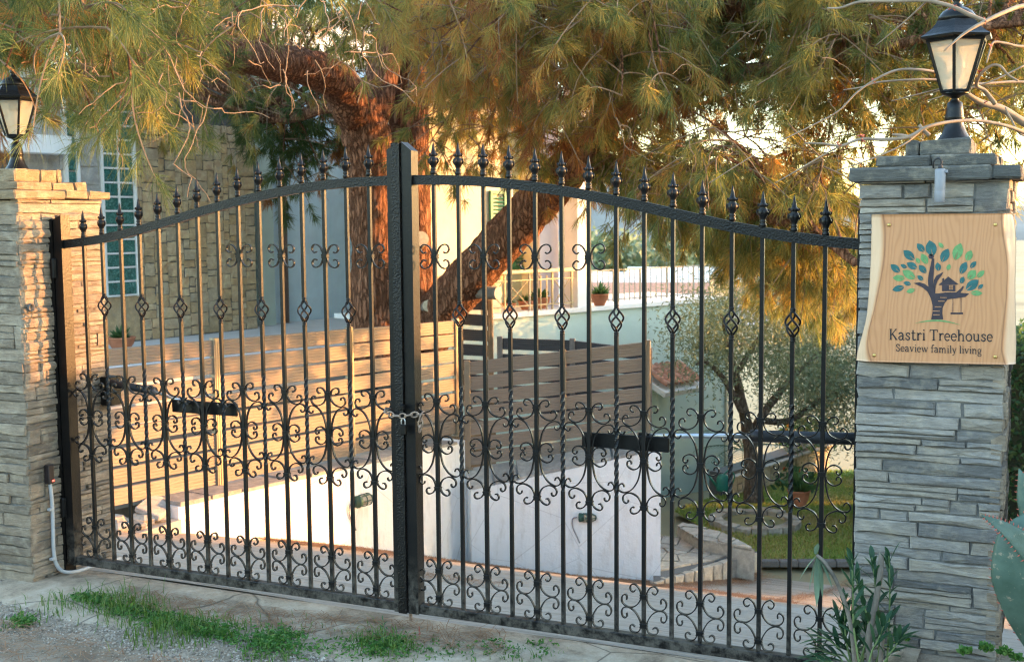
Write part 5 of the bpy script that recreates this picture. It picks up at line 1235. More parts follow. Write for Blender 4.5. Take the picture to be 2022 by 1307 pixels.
for poly, (d0, d1), nc, nt, rad, tm, ts, droop in Z:
    px_, py_ = rand_in(poly, nc)
    for px, py in zip(px_, py_):
        for _try in range(8):
            d = rng.uniform(d0, d1); c_ = at(px, py, d); nn_ = float(np.dot(c_, nh_)); q_ = c_-.9*ZA
            if not (-1.2 < nn_ < 1.15 and c_[2] < 3.1 and np.dot(c_, sh_) > .3): break
        else: continue
        tint0 = rng.normal(tm, ts*.7)
        if rng.random() < .06: tint0 = .95
        j = int(np.argmin(np.linalg.norm(nodeP-c_, axis=1)+rng.uniform(0, .6, len(nodeP)))); a = nodeP[j]
        mid = (a+c_)/2+A3(rng.normal(0, .12), rng.normal(0, .12), .22+rng.uniform(0, .15)); L = np.linalg.norm(c_-a)
        path = bez(a, mid, c_, 8); r0 = min(.03, .008+.009*L)
        br.tube(path, [r0*(1-.75*t) for t in np.linspace(0, 1, 8)], 5)
        nsub = 6; per = max(2, int(nt/nsub))
        for q in range(nsub):
            s_ = path[rng.integers(4, 8)]; e = rng.normal(0, 1, 3); e[2] = e[2]*.6-droop*.5; e = unit(e); L2 = rad*rng.uniform(.7, 1.5)
            end = s_+e*L2; end[2] -= droop*.10*L2; m2 = (s_+end)/2+A3(rng.normal(0, .05), rng.normal(0, .05), .06)
            sp2 = bez(s_, m2, end, 7); twm.tube(sp2, [.0065, .0055, .005, .0045, .004, .0035, .003], 4, False)
            for w in range(per):
                t = rng.uniform(.35, 1.0) if w else 1.0; f_ = t*6; i0 = min(int(f_), 5); p = sp2[i0]+(sp2[i0+1]-sp2[i0])*(f_-i0)
                dd = unit(sp2[i0+1]-sp2[i0]); dd = unit(dd+rng.normal(0, .55, 3)-A3(0, 0, droop*.55)); ln = rng.uniform(.05, .16) if t < 1 else .03
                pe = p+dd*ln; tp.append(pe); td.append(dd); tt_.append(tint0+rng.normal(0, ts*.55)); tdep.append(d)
# bare hanging curly twigs
for poly, (d0, d1), n_ in (([(100, -20), (740, -20), (720, 120), (560, 170), (420, 190), (300, 200), (120, 150)], (5.2, 7.5), 80), ([(1150, 60), (1700, 60), (1700, 300), (1450, 330), (1180, 240)], (7.8, 9.8), 60), ([(760, 40), (1200, 40), (1200, 250), (850, 200)], (8, 11), 50), ([(1180, 300), (1500, 360), (1480, 440), (1200, 380)], (9, 11.5), 50)):
    px_, py_ = rand_in(poly, n_)
    for px, py in zip(px_, py_):
        p = at(px, py, rng.uniform(d0, d1)); e = unit(rng.normal(0, 1, 3)+A3(0, 0, -.3)); pts = [p]; n_s = rng.integers(7, 15)
        for s_ in range(n_s): e = unit(e+rng.normal(0, .42, 3)+A3(0, 0, -.16)); p = p+e*rng.uniform(.025, .06); pts.append(p)
        twm.tube(pts, list(np.linspace(.0038, .0018, len(pts))), 5, False)
o = br.build('branchlets', pine_bark, pine); o['kind'] = 'stuff'
o = twm.build('twigs', twig_mat, pine); o['kind'] = 'stuff'
_r = np.array(tp)-CAM; _z = _r@cv; _x, _y = 1011+F_PX*(_r@cr)/_z, 653.5-F_PX*(_r@cu)/_z
_keep = ~((_x > -40) & (_x < 95) & (_y > 120) & (_y < 345) & (_z < 6.5) & (rng.random(len(_x)) < .93))      # that shoot was pruned back from the lantern
tp, td, tt_, tdep = [a for a, k in zip(tp, _keep) if k], [a for a, k in zip(td, _keep) if k], [a for a, k in zip(tt_, _keep) if k], [a for a, k in zip(tdep, _keep) if k]
tp, td, tt_, tdep = np.array(tp), np.array(td), np.clip(np.array(tt_), 0, 1), np.array(tdep)
def needles(pos, dr_, tint, dep, K, off):
    n = len(pos); P = np.repeat(pos, K, 0); Dv = np.repeat(dr_, K, 0); m = n*K
    r = rng.normal(0, 1, (m, 3)); r -= Dv*np.sum(r*Dv, 1)[:, None]; r /= np.linalg.norm(r, axis=1)[:, None]
    a = np.radians(rng.uniform(8, 58, m)); nd = Dv*np.cos(a)[:, None]+r*np.sin(a)[:, None]
    L = rng.uniform(.09, .165, m); base = P-Dv*rng.uniform(0, .075, m)[:, None]
    sag = np.zeros((m, 3)); sag[:, 2] = -1
    mid = base+nd*(L*.55)[:, None]+sag*(L*.05)[:, None]; tip = base+nd*L[:, None]*.97+sag*(L*rng.uniform(.1, .32, m))[:, None]
    s_ = np.cross(nd, rng.normal(0, 1, (m, 3))); s_ /= np.linalg.norm(s_, axis=1)[:, None]+1e-9
    w = (np.clip(np.repeat(dep, K)*.00022, .0012, .0030))[:, None]
    V = np.stack([base-s_*w*.7, base+s_*w*.7, mid-s_*w, mid+s_*w, tip], 1).reshape(-1, 3)-off; i = np.arange(m)[:, None]*5
    F = np.concatenate([i+np.array([[0, 1, 3]]), i+np.array([[0, 3, 2]]), i+np.array([[2, 3, 4]])])
    T = np.repeat(np.clip(np.repeat(tint, K)+rng.normal(0, .10, m), 0, 1), 5); return V, F, T
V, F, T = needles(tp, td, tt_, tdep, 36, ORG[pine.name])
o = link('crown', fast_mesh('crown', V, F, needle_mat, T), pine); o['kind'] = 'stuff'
print('tufts', len(tp), 'needle tris', len(F))

# ------------------------------------------------------------------ olive tree
ol = thing('olive_tree', 'gnarled olive tree with grey green leaves growing from the ring planter', 'tree', at(1490, 985, 14.6))
ot = MB()
for ctrl in ([(1488, 990, 14.6, .17), (1487, 950, 14.6, .135), (1484, 905, 14.6, .115), (1476, 850, 14.6, .10), (1466, 800, 14.5, .08), (1452, 740, 14.4, .065), (1440, 690, 14.3, .045), (1425, 620, 14.2, .025)], [(1482, 890, 14.6, .09), (1500, 830, 14.7, .075), (1535, 780, 14.8, .06), (1580, 730, 14.9, .045), (1640, 680, 15, .025)], [(1470, 820, 14.5, .06), (1430, 750, 14.3, .045), (1395, 715, 14.1, .03), (1375, 720, 14, .018)], [(1500, 830, 14.7, .06), (1560, 830, 15.2, .05), (1620, 790, 15.6, .04), (1670, 770, 15.8, .03)], [(1452, 740, 14.4, .05), (1490, 680, 14.5, .035), (1530, 620, 14.6, .02)]):
    limb_tube(ot, [(a, b, c__, r*.78) for a, b, c__, r in ctrl], 6, 12, .16, 9)
ot.build('trunk', olive_bark, ol, True)
pos, tn = [], []
for poly, (d0, d1), n_ in (([(1395, 590), (1480, 540), (1700, 560), (1700, 780), (1640, 790), (1560, 770), (1500, 720), (1400, 720)], (13.9, 16.4), 170), ([(1345, 640), (1420, 600), (1430, 720), (1360, 730)], (13.8, 14.6), 22), ([(1500, 740), (1700, 720), (1700, 860), (1600, 850)], (15, 17), 60)):
    px_, py_ = rand_in(poly, n_)
    for px, py in zip(px_, py_):
        c_ = at(px, py, rng.uniform(d0, d1)); k = rng.integers(110, 190); pos.append(c_+rng.normal(0, 1, (k, 3))*rng.uniform(.14, .30)); tn.append(np.clip(rng.normal(.45, .2)+rng.normal(0, .15, k), 0, 1))
pos = np.concatenate(pos); tn = np.concatenate(tn); dd = rng.normal(0, 1, pos.shape); dd[:, 2] -= .2; dd /= np.linalg.norm(dd, axis=1)[:, None]
V, F, T = cards(pos, dd, rng.uniform(.05, .085, len(pos)), rng.uniform(.012, .02, len(pos)), tint=tn)
o = link('crown', fast_mesh('crown', V-ORG[ol.name], F, olive_leaf, T), ol); o['kind'] = 'stuff'

# ------------------------------------------------------------------ bare tree behind the slate pillar
bt = thing('bare_tree', 'leafless pale branches reaching in round the lantern on the slate pillar', 'tree', A3(5.2, .9, -.1))
BR = [([(2160, 330, 4.6, .030), (2060, 262, 4.5, .0215), (2022, 242, 4.45, .018), (1980, 216, 4.4, .016), (1938, 203, 4.35, .0135), (1905, 182, 4.3, .010), (1893, 160, 4.3, .006)]),
      ([(2100, 10, 4.0, .012), (2022, 12, 3.9, .0095), (1985, 24, 3.8, .008), (1946, 42, 3.75, .0075), (1905, 66, 3.72, .0055), (1864, 101, 3.7, .003)]),
      ([(1946, 42, 3.75, .007), (1915, 30, 3.75, .0078), (1880, 14, 3.75, .0078), (1830, 2, 3.76, .007), (1765, 3, 3.78, .006), (1700, 4, 3.8, .0055), (1660, 16, 3.82, .0042), (1633, 17, 3.83, .0035)]),
      ([(2100, 290, 4.2, .012), (2022, 262, 4.1, .008), (1990, 250, 4.05, .007), (1935, 239, 4.0, .0065), (1882, 240, 3.95, .0065), (1830, 251, 3.9, .0065), (1795, 270, 3.9, .0075), (1745, 276, 3.9, .007), (1700, 275, 3.9, .0058), (1660, 288, 3.9, .005), (1625, 284, 3.9, .0045), (1590, 283, 3.9, .003)]),
      ([(1835, 268, 3.95, .0085), (1822, 256, 3.95, .008), (1815, 247, 3.95, .0065)]),
      ([(1800, 272, 3.9, .006), (1780, 268, 3.9, .007), (1762, 266, 3.9, .004)]),
      ([(1965, 205, 4.3, .011), (1945, 180, 4.28, .009), (1928, 168, 4.25, .008), (1938, 145, 4.2, .007), (1958, 130, 4.18, .0062), (1975, 131, 4.16, .0055), (1990, 148, 4.15, .005), (2010, 160, 4.15, .004)]),
      ([(2100, 170, 4.9, .010), (2010, 162, 4.8, .0065), (1925, 166, 4.7, .0058), (1850, 158, 4.65, .0055), (1800, 158, 4.6, .0052), (1735, 163, 4.6, .0045), (1700, 173, 4.6, .0036), (1665, 178, 4.6, .002)]),
      ([(1925, 166, 4.7, .005), (1862, 146, 4.6, .0062), (1812, 138, 4.55, .0062), (1768, 140, 4.55, .006), (1725, 160, 4.55, .0052), (1690, 185, 4.55, .0042), (1655, 220, 4.55, .0035), (1600, 250, 4.55, .003), (1500, 300, 4.55, .0026), (1400, 362, 4.55, .0014)]),
      ([(1660, 288, 3.9, .004), (1620, 310, 3.92, .0032), (1560, 345, 3.95, .0022), (1530, 362, 4, .0012)]),
      ([(1822, 256, 3.95, .004), (1790, 282, 3.9, .0034), (1750, 302, 3.9, .003), (1700, 322, 3.9, .0026), (1652, 337, 3.9, .0014)]),
      ([(1905, 182, 4.3, .005), (1880, 172, 4.3, .004), (1840, 180, 4.3, .003), (1760, 200, 4.3, .002)]),
      ([(2100, 80, 4.3, .009), (2022, 92, 4.2, .006), (1985, 86, 4.15, .0055), (1962, 84, 4.12, .005), (1955, 100, 4.1, .0045), (1948, 125, 4.1, .003)]),
      ([(2080, 240, 4.2, .006), (2022, 268, 4.1, .0045), (1995, 232, 4.1, .004), (1985, 212, 4.1, .003)]),
      ([(2022, 130, 4.6, .004), (1960, 160, 4.6, .0035), (1900, 178, 4.6, .003), (1830, 200, 4.6, .002)]),
      ([(1830, 3, 3.76, .004), (1790, 40, 3.9, .003), (1730, 90, 4.0, .0018)])]
trunk_mb = MB(); limb_tube(trunk_mb, [(2300, 1200, 5.0, .10), (2270, 800, 4.9, .085), (2230, 500, 4.8, .065), (2160, 330, 4.6, .035)], 6, 12, .06); trunk_mb.build('trunk', fig_mat, bt, True)
for ctrl in BR:
    mb = MB(); limb_tube(mb, [(a, b, d, max(r*.85, .0016)) for a, b, d, r in ctrl], 6, 7, .10, 30); mb.build('branch', fig_mat, bt, True)
bd = MB()
for px, py, d in ((1702, 276, 3.9), (1655, 287, 3.9), (1722, 161, 4.55), (1906, 180, 4.3), (1942, 200, 4.35), (1880, 15, 3.75), (1946, 42, 3.75), (1955, 90, 4.1), (1700, 268, 3.9), (1935, 142, 4.2)):
    for k in range(4): a = rng.normal(0, 1, 3); q = at(px, py, d); bd.tube([q, q+unit(a)*.008, q+unit(a)*.015], [.0022, .0026, .0008], 5)
bd.build('buds', bud_mat, bt)['kind'] = 'stuff'

# ------------------------------------------------------------------ oleander and agave at the slate pillar
def blade_leaf(mb, b, d, L, w, up=None, sag=.15, seg=5, cup=.2):
    d = unit(d); sdv = np.cross(d, ZA if up is None else up); sdv = unit(sdv) if np.linalg.norm(sdv) > 1e-3 else XA; nn = np.cross(sdv, d); V, F = [], []
    for k in range(seg+1):
        t = k/seg; ww = w*.5*(math.sin(math.pi*min(1, t*.93+.07))**.75)*(1 if t < 1 else 0); c_ = np.asarray(b)+d*L*t-ZA*(sag*L*t*t)
        V += [c_-sdv*ww+nn*ww*cup, c_, c_+sdv*ww+nn*ww*cup]
    for k in range(seg):
        for s_ in (0, 1): F.append([k*3+s_, k*3+s_+1, k*3+s_+4, k*3+s_+3])
    return mb.add(V, F)
ol_leaf = Mat('oleander_leaf', (.03, .085, .04), .42, 0, .3); n_ = ol_leaf.rand(); ol_leaf.color(ol_leaf.ramp(n_, [(0, (.014, .045, .022)), (.6, (.024, .068, .032)), (1, (.045, .09, .038))])); ol_leaf.translucent(.18, (.07, .16, .05))
stem_mat = simple('oleander_stem', (.12, .17, .06), .6, 0, 20, .2, 0).m
od = thing('oleander', 'young oleander shrub with pruned grey stems at the foot of the slate pillar', 'shrub', on_y(1710, 1310, -.42))
def P_(px, py, Y=-.42): return on_y(px, py, Y)
for pts, r in (([(1722, 1330, -.42), (1715, 1260, -.42), (1727, 1200, -.41), (1737, 1140, -.40), (1741, 1090, -.40)], .0105), ([(1690, 1330, -.44), (1678, 1225, -.44), (1655, 1155, -.45), (1630, 1112, -.46), (1612, 1095, -.46)], .0068), ([(1735, 1330, -.44), (1742, 1270, -.44), (1745, 1222, -.44)], .007)):
    path = spline([P_(*p) for p in pts], 5); mb = MB().tube(path, [r*(1.15-.3*t) for t in np.linspace(0, 1, len(path))], 9, True, disp=lambda p, a, i: 1+.08*nz((p[0]*40, p[1]*40+a, p[2]*40), 1)); mb.build('pruned_stem', grey_stub, od, True)
shoots = [([(1700, 1330), (1686, 1240), (1684, 1160), (1682, 1095)], 16), ([(1735, 1330), (1735, 1220), (1728, 1150), (1722, 1100)], 12), ([(1750, 1330), (1755, 1240), (1757, 1160), (1755, 1088)], 16), ([(1690, 1330), (1715, 1240), (1700, 1180), (1690, 1140)], 11), ([(1700, 1340), (1665, 1290), (1640, 1265), (1615, 1255)], 12), ([(1700, 1340), (1680, 1280), (1660, 1240), (1655, 1215)], 14), ([(1720, 1340), (1740, 1280), (1760, 1270), (1790, 1255)], 8), ([(1690, 1345), (1690, 1290), (1688, 1250), (1680, 1225)], 14), ([(1710, 1345), (1720, 1290), (1735, 1260), (1745, 1235)], 10), ([(1680, 1345), (1660, 1300), (1640, 1290), (1625, 1285)], 12), ([(1700, 1345), (1705, 1290), (1710, 1255), (1708, 1225)], 14), ([(1730, 1345), (1750, 1300), (1768, 1275), (1775, 1262)], 10), ([(1690, 1345), (1672, 1270), (1668, 1215), (1665, 1185)], 12), ([(1690, 1345), (1650, 1310), (1632, 1305), (1612, 1300)], 10)]
for pts, nl_ in shoots:
    Yv = -.42+rng.uniform(-.08, .06); path = spline([P_(x_, y_, Yv) for x_, y_ in pts], 6); MB().tube(path, list(np.linspace(.004, .0022, len(path))), 6).build('shoot', stem_mat, od, True)
    for k in range(nl_):
        t = .30+.70*(k+.5)/nl_; i = min(int(t*(len(path)-1)), len(path)-2); b_ = path[i]; ax = unit(path[i+1]-path[i]); a = k*2.2+rng.uniform(-.3, .3)
        e1 = unit(np.cross(ax, A3(.3, 1, .1))); e2 = np.cross(ax, e1); out = e1*math.cos(a)+e2*math.sin(a); dv = unit(out*(1.0-.55*t)+ax*(.45+.75*t))
        blade_leaf(MB(), b_, dv, rng.uniform(.065, .10)*(1.05 if t < .9 else .8), rng.uniform(.015, .021), sag=rng.uniform(.05, .3)).build('leaf', ol_leaf.m, od)
ggl = simple('grey_green_leaf', (.13, .19, .12), .5, 0, 20, .15, 0).m
for px, py, dx, dz, L in ((1612, 1097, -.55, -.75, .095), (1613, 1099, -.22, -1, .105), (1616, 1100, .15, -1, .12), (1617, 1099, .45, -.8, .10), (1614, 1098, .02, -1, .15), (1611, 1094, .1, .6, .05)):
    blade_leaf(MB(), P_(px, py, -.46), A3(dx, -.1, dz), L, .022, sag=.15).build('leaf', ggl, od)
# agave
ag_mat = Mat('agave_skin', (.13, .20, .15), .5, 0, .4); n1 = ag_mat.noise(14, 4, .6); n2_ = ag_mat.noise(38, 4, .7)
c_ = ag_mat.ramp(n1, [(.3, (.035, .07, .048)), (.7, (.07, .115, .088))]); ag_mat.color(ag_mat.mix(ag_mat.ramp(n2_, [(.60, (0, 0, 0)), (.66, (.85, .85, .85))]), c_, (.25, .21, .15))); ag_mat.bump(n2_, .002)
ag = thing('agave_plant', 'blue green agave with thick scarred leaves beside the slate pillar', 'plant', A3(4.33, -.55, .2))
def agave_leaf(ctrl, widths, Y, nrm, th):
    """ctrl: pixel spine from base to tip"""
    path = spline([on_y(a, b, y) for (a, b), y in zip(ctrl, Y)], 5); W_ = np.interp(np.linspace(0, 1, len(path)), np.linspace(0, 1, len(widths)), widths); V, F = [], []; nn0 = unit(nrm); m = 10
    for k, p in enumerate(path):
        t = unit(path[min(k+1, len(path)-1)]-path[max(k-1, 0)]); sdv = unit(np.cross(t, nn0)); nn = np.cross(sdv, t)
        for q in range(m):
            a = 2*math.pi*q/m; V.append(p+sdv*W_[k]*math.cos(a)+nn*(th*(W_[k]/max(widths)+.15)*math.sin(a)+.35*W_[k]*math.cos(a)**2))
    n_p = len(path); F = [[i*m+q, i*m+(q+1) % m, (i+1)*m+(q+1) % m, (i+1)*m+q] for i in range(n_p-1) for q in range(m)]+[list(range(m))[::-1], [(n_p-1)*m+q for q in range(m)]]
    lf_ = MB().add(V, F).build('leaf', ag_mat.m, ag, True); tm = MB()
    for k in range(2, len(path)-1):
        t = unit(path[min(k+1, len(path)-1)]-path[k-1]); sdv = unit(np.cross(t, nn0))
        for s_ in (-1, 1): b_ = V[k*m] if s_ > 0 else V[k*m+m//2]; tm.tube([b_-sdv*s_*.002, b_+sdv*s_*.003+t*.001, b_+sdv*s_*.007+t*.004], [.0022, .0014, .0003], 5)
    tm.build('teeth', bud_mat, lf_)['kind'] = 'stuff'
agave_leaf([(2040, 1290), (2018, 1215), (2002, 1140), (2010, 1070), (2050, 1020)], [.012, .045, .062, .058, .03], [-.50, -.56, -.60, -.60, -.55], A3(-.25, -1, .1), .020)
agave_leaf([(2110, 1170), (2050, 1105), (2005, 1062), (1970, 1036), (1938, 1017)], [.05, .045, .032, .018, .0015], [-.55, -.60, -.63, -.65, -.66], A3(-.2, -.8, .7), .014)
agave_leaf([(2120, 1250), (2070, 1100), (2035, 980), (2012, 925)], [.05, .055, .04, .002], [-.50, -.50, -.48, -.46], A3(-.4, -1, .1), .016)
agave_leaf([(2120, 1290), (2140, 1100), (2130, 900), (2110, 760)], [.05, .06, .045, .002], [-.45, -.40, -.38, -.36], A3(-.4, -1, .1), .018)

# ------------------------------------------------------------------ verge: pebbles, litter, grass, weeds
def pebbles(name, poly, n, r0, r1, emb=.35):
    x, y = rand_in(poly, n); z = np.array([ground_z(a, b) for a, b in zip(x, y)]); r = np.exp(rng.uniform(math.log(r0), math.log(r1), n)); z += r*(.7-emb)*.6
    base = np.array([(1, 0, 0), (.5, .87, 0), (-.5, .87, 0), (-1, 0, 0), (-.5, -.87, 0), (.5, -.87, 0), (.15, .1, .75), (-.1, -.1, -.6)]); F0 = [(i, (i+1) % 6, 6) for i in range(6)]+[((i+1) % 6, i, 7) for i in range(6)]
    a = rng.uniform(0, 6.28, n); ca, sa = np.cos(a), np.sin(a); B = base[None]*(1+rng.normal(0, .16, (n, 8, 3))); B[:, :, 1] *= rng.uniform(.55, 1, n)[:, None]
    X = B[:, :, 0]*ca[:, None]-B[:, :, 1]*sa[:, None]; Y = B[:, :, 0]*sa[:, None]+B[:, :, 1]*ca[:, None]
    V = np.stack([X*r[:, None]+x[:, None], Y*r[:, None]+y[:, None], B[:, :, 2]*r[:, None]+z[:, None]], 2).reshape(-1, 3); F = (np.arange(n)[:, None, None]*8+np.array(F0)[None]).reshape(-1, 3)
    o = link(name, fast_mesh(name, V, F, pebble_mat, np.repeat(rng.uniform(0, 1, n), 8))); return o
VG = [tuple(on_z(x, y, -.1)[:2]) for x, y in ((-40, 1172), (200, 1190), (560, 1235), (900, 1275), (1250, 1300), (1250, 1335), (500, 1335), (330, 1310), (120, 1262), (-40, 1250))]
tag(pebbles('gravel', VG, 6500, .002, .010), 'pale loose gravel along the verge', 'gravel', kind='stuff')
VG2 = [tuple(on_z(x, y, -.1)[:2]) for x, y in ((-60, 1120), (300, 1165), (900, 1230), (1700, 1340), (1000, 1340), (0, 1340), (-60, 1250))]
tag(pebbles('grit', VG2, 7000, .0018, .007), 'fine grit scattered over the road edge', 'gravel', kind='stuff')
AP = [tuple(on_z(x, y, -.1)[:2]) for x, y in ((120, 1150), (800, 1222), (1650, 1320), (1000, 1320), (500, 1240), (100, 1190))]
tag(pebbles('grit', AP, 5000, .0014, .006), 'scattered grit and small stones on the driveway apron', 'gravel', kind='stuff')
def litter(name, xy, zf, n, L=(.05, .12), label='dry fallen pine needles'):
    x, y = xy; n = len(x); z = np.array([zf(a, b) for a, b in zip(x, y)])+.004+rng.uniform(0, .012, n); a = rng.uniform(0, 6.28, n); ln = rng.uniform(*L, n); d = np.stack([np.cos(a), np.sin(a), rng.normal(0, .10, n)], 1); s_ = np.stack([-np.sin(a), np.cos(a), np.zeros(n)], 1)
    c_ = np.stack([x, y, z], 1); w = .0016; b_ = c_-d*ln[:, None]*.5; t = c_+d*ln[:, None]*.5+s_*rng.normal(0, .012, n)[:, None]; m = c_+np.array([0, 0, .002])
    V = np.stack([b_-s_*w, b_+s_*w, m+s_*w, m-s_*w, t], 1).reshape(-1, 3); i = np.arange(n)[:, None]*5; F = np.concatenate([i+np.array([[0, 1, 2]]), i+np.array([[0, 2, 3]]), i+np.array([[3, 2, 4]])])
    o = link(name, fast_mesh(name, V, F, litter_mat, np.repeat(rng.uniform(0, 1, n), 5))); tag(o, label, 'needle litter', kind='stuff')
lx_, ly_ = [], []
def strip(p0, p1, n, w):
    t = rng.uniform(0, 1, n); p0, p1 = np.array(p0[:2]), np.array(p1[:2]); d = unit(p1-p0); nn = np.array([d[1], -d[0]]); off = np.abs(rng.normal(0, w, n)); q = p0+(p1-p0)*t[:, None]+nn*off[:, None]; lx_.extend(q[:, 0]); ly_.extend(q[:, 1])
strip(foff(1.2, .26), foff(4.2, .26), 6500, .16); strip(W2a, W2b, 4500, .15); strip(pl[0], pl[3], 1800, .14)
for a_, b_, n_, w_ in (((1310, 1165), (1560, 1172), 900, .10), ((1440, 1160), (1690, 1140), 900, .10), ((640, 1090), (900, 1130), 900, .2), ((820, 1160), (1000, 1185), 250, .12)):
    q0_, q1_ = on_z(*a_, -1.2), on_z(*b_, -1.2)
    for _ in range(4): q0_, q1_ = on_z(*a_, ramp_z(q0_[1])), on_z(*b_, ramp_z(q1_[1]))
    strip(q0_, q1_, n_, w_)
litter('fallen_needles', (np.array(lx_), np.array(ly_)), lambda a, b: ramp_z(b)+.02, 0, label='drift of rusty fallen pine needles along the white walls')
x, y = rand_in([tuple(on_z(a, b, -.1)[:2]) for a, b in ((250, 1165), (700, 1225), (1000, 1250), (1000, 1300), (600, 1255), (250, 1200))], 1100)
x2, y2 = rand_in([tuple(on_z(a, b, -.1)[:2]) for a, b in ((0, 1225), (250, 1290), (600, 1335), (-100, 1335))], 500)
litter('verge_litter', (np.concatenate([x, x2]), np.concatenate([y, y2])), lambda a, b: ground_z(a, b)+.012, 0, (.05, .11), 'thin dry pine needles on the street verge')
gv = []
def tuftpatch(px, py, rpx, n, h0, h1, dens=None):
    c_ = on_z(px, py, -.1); k = int(n*.42); x = c_[0]+rng.normal(0, rpx/420, k); y = c_[1]+rng.normal(0, rpx/260, k)*.8; z = np.array([ground_z(a, b) for a, b in zip(x, y)]); gv.append((np.stack([x, y, z], 1), rng.uniform(h0, h1, k)))
for px, py, rp_x, n_, h0, h1 in ((115, 1200, 35, 170, .03, .09), (150, 1190, 25, 90, .03, .08), (200, 1195, 30, 260, .04, .10), (240, 1207, 28, 420, .04, .12), (285, 1215, 25, 380, .03, .10), (330, 1235, 25, 360, .03, .09), (375, 1243, 28, 400, .03, .09), (420, 1250, 30, 330, .03, .08), (300, 1255, 28, 260, .02, .06), (340, 1268, 22, 160, .02, .06), (520, 1262, 30, 160, .02, .06), (545, 1255, 35, 150, .02, .06), (600, 1250, 22, 60, .02, .05), (735, 1268, 22, 280, .03, .08), (770, 1285, 25, 260, .03, .08), (800, 1292, 30, 130, .02, .06), (880, 1295, 25, 90, .02, .05), (1000, 1300, 20, 80, .02, .05), (1075, 1305, 20, 70, .02, .05), (40, 1232, 14, 130, .02, .05), (120, 1215, 16, 60, .02, .05), (520, 1290, 22, 140, .02, .05), (560, 1300, 16, 80, .02, .05), (670, 1262, 14, 40, .02, .05)):
    tuftpatch(px, py, rp_x, n_, h0, h1)
B_ = np.concatenate([g[0] for g in gv]); Hh = np.concatenate([g[1] for g in gv])
V, F, T = blades(B_, Hh, rng.uniform(.0030, .0052, len(B_)), rng.uniform(.2, 1.2, len(B_)), np.clip(rng.normal(.22, .22, len(B_)), 0, 1))
tag(link('verge_grass', fast_mesh('verge_grass', V, F, grass_mat, T)), 'fresh green grass tufts growing on the gravel verge', 'grass', kind='stuff')
wxy = [(185+rng.normal(0, 22), 1192+rng.normal(0, 5)) for _ in range(140)]+[(px_+rng.normal(0, 16), 1197+(px_-200)*.235+rng.normal(0, 9)) for px_ in rng.uniform(215, 470, 400)]+[(760+rng.normal(0, 30), 1280+rng.normal(0, 9)) for _ in range(150)]+[(545+rng.normal(0, 34), 1266+rng.normal(0, 10)) for _ in range(200)]+[(px_, 1285+rng.normal(0, 10)) for px_ in rng.uniform(480, 1100, 160)]+[(45+rng.normal(0, 12), 1232+rng.normal(0, 5)) for _ in range(70)]
wp = np.array([on_z(a, b, -.1) for a, b in wxy]); wp[:, 2] = [ground_z(a, b) for a, b in wp[:, :2]]; wp = np.repeat(wp, 5, 0)+rng.normal(0, .012, (len(wp)*5, 3))*np.array([1, 1, .3]); wp[:, 2] += rng.uniform(.006, .03, len(wp))
wd_ = rng.normal(0, 1, wp.shape); wd_[:, 2] = np.abs(wd_[:, 2])*.6; wd_ /= np.linalg.norm(wd_, axis=1)[:, None]
weed_leaf = leaf_mat('weed_leaf', [(0.0, (.03, .10, .02)), (.5, (.06, .17, .03)), (1.0, (.16, .25, .06))], .35, 1.3, .5)
V, F, T = cards(wp, wd_, rng.uniform(.012, .030, len(wp)), rng.uniform(.006, .012, len(wp)), .35, rng.beta(2, 2.5, len(wp)))
tag(link('verge_weeds', fast_mesh('verge_weeds', V, F, weed_leaf, T)), 'low leafy green weeds in a strip along the verge', 'weeds', kind='stuff')
def rosette(px, py, n, L, w, label, group, tint=(.3, .9), up=.5, zf=None, name='weed'):
    c_ = on_z(px, py, -.1); c_[2] = ground_z(c_[0], c_[1])
    if zf is not None: c_ = zf
    t = thing(name, label, 'weed', c_, group); m = MB(); n0 = 0
    pos = np.tile(c_, (n, 1)); a = rng.uniform(0, 6.28, n); el = rng.uniform(.1, 1.1, n)*up*1.6; d = np.stack([np.cos(a)*np.cos(el), np.sin(a)*np.cos(el), np.sin(el)], 1); ln = L*rng.uniform(.5, 1.15, n)
    pos = pos+d*(ln*.75)[:, None]+np.stack([rng.normal(0, L*.3, n), rng.normal(0, L*.3, n), np.abs(rng.normal(0, L*.15, n))], 1)
    V, F, T = cards(pos, d, ln, w*rng.uniform(.7, 1.2, n), .35, rng.uniform(*tint, n)); o = link('leaves', fast_mesh('leaves', V-c_, F, weed_leaf, T), t); o['kind'] = 'stuff'; return t
for k, (px, py, n, L, w, lab) in enumerate(((250, 1212, 26, .05, .02, 'broad leaved weed with pale toothed leaves in the grass strip'), (318, 1240, 90, .028, .014, 'dark green leafy weed clump at the middle of the grass strip'), (370, 1245, 60, .026, .014, 'bright green leafy weed at the lower end of the grass strip'), (520, 1258, 40, .02, .012, 'low weed left of the centre posts on the bare verge'), (655, 1264, 24, .018, .012, 'small flat weed just left of the gate post foot'), (865, 1290, 26, .02, .010, 'small weed right of the gate post foot'), (1018, 1300, 22, .022, .009, 'upright little weed below the right gate leaf'))):
    rosette(px, py, n, L, w, lab, 'weeds on the verge')
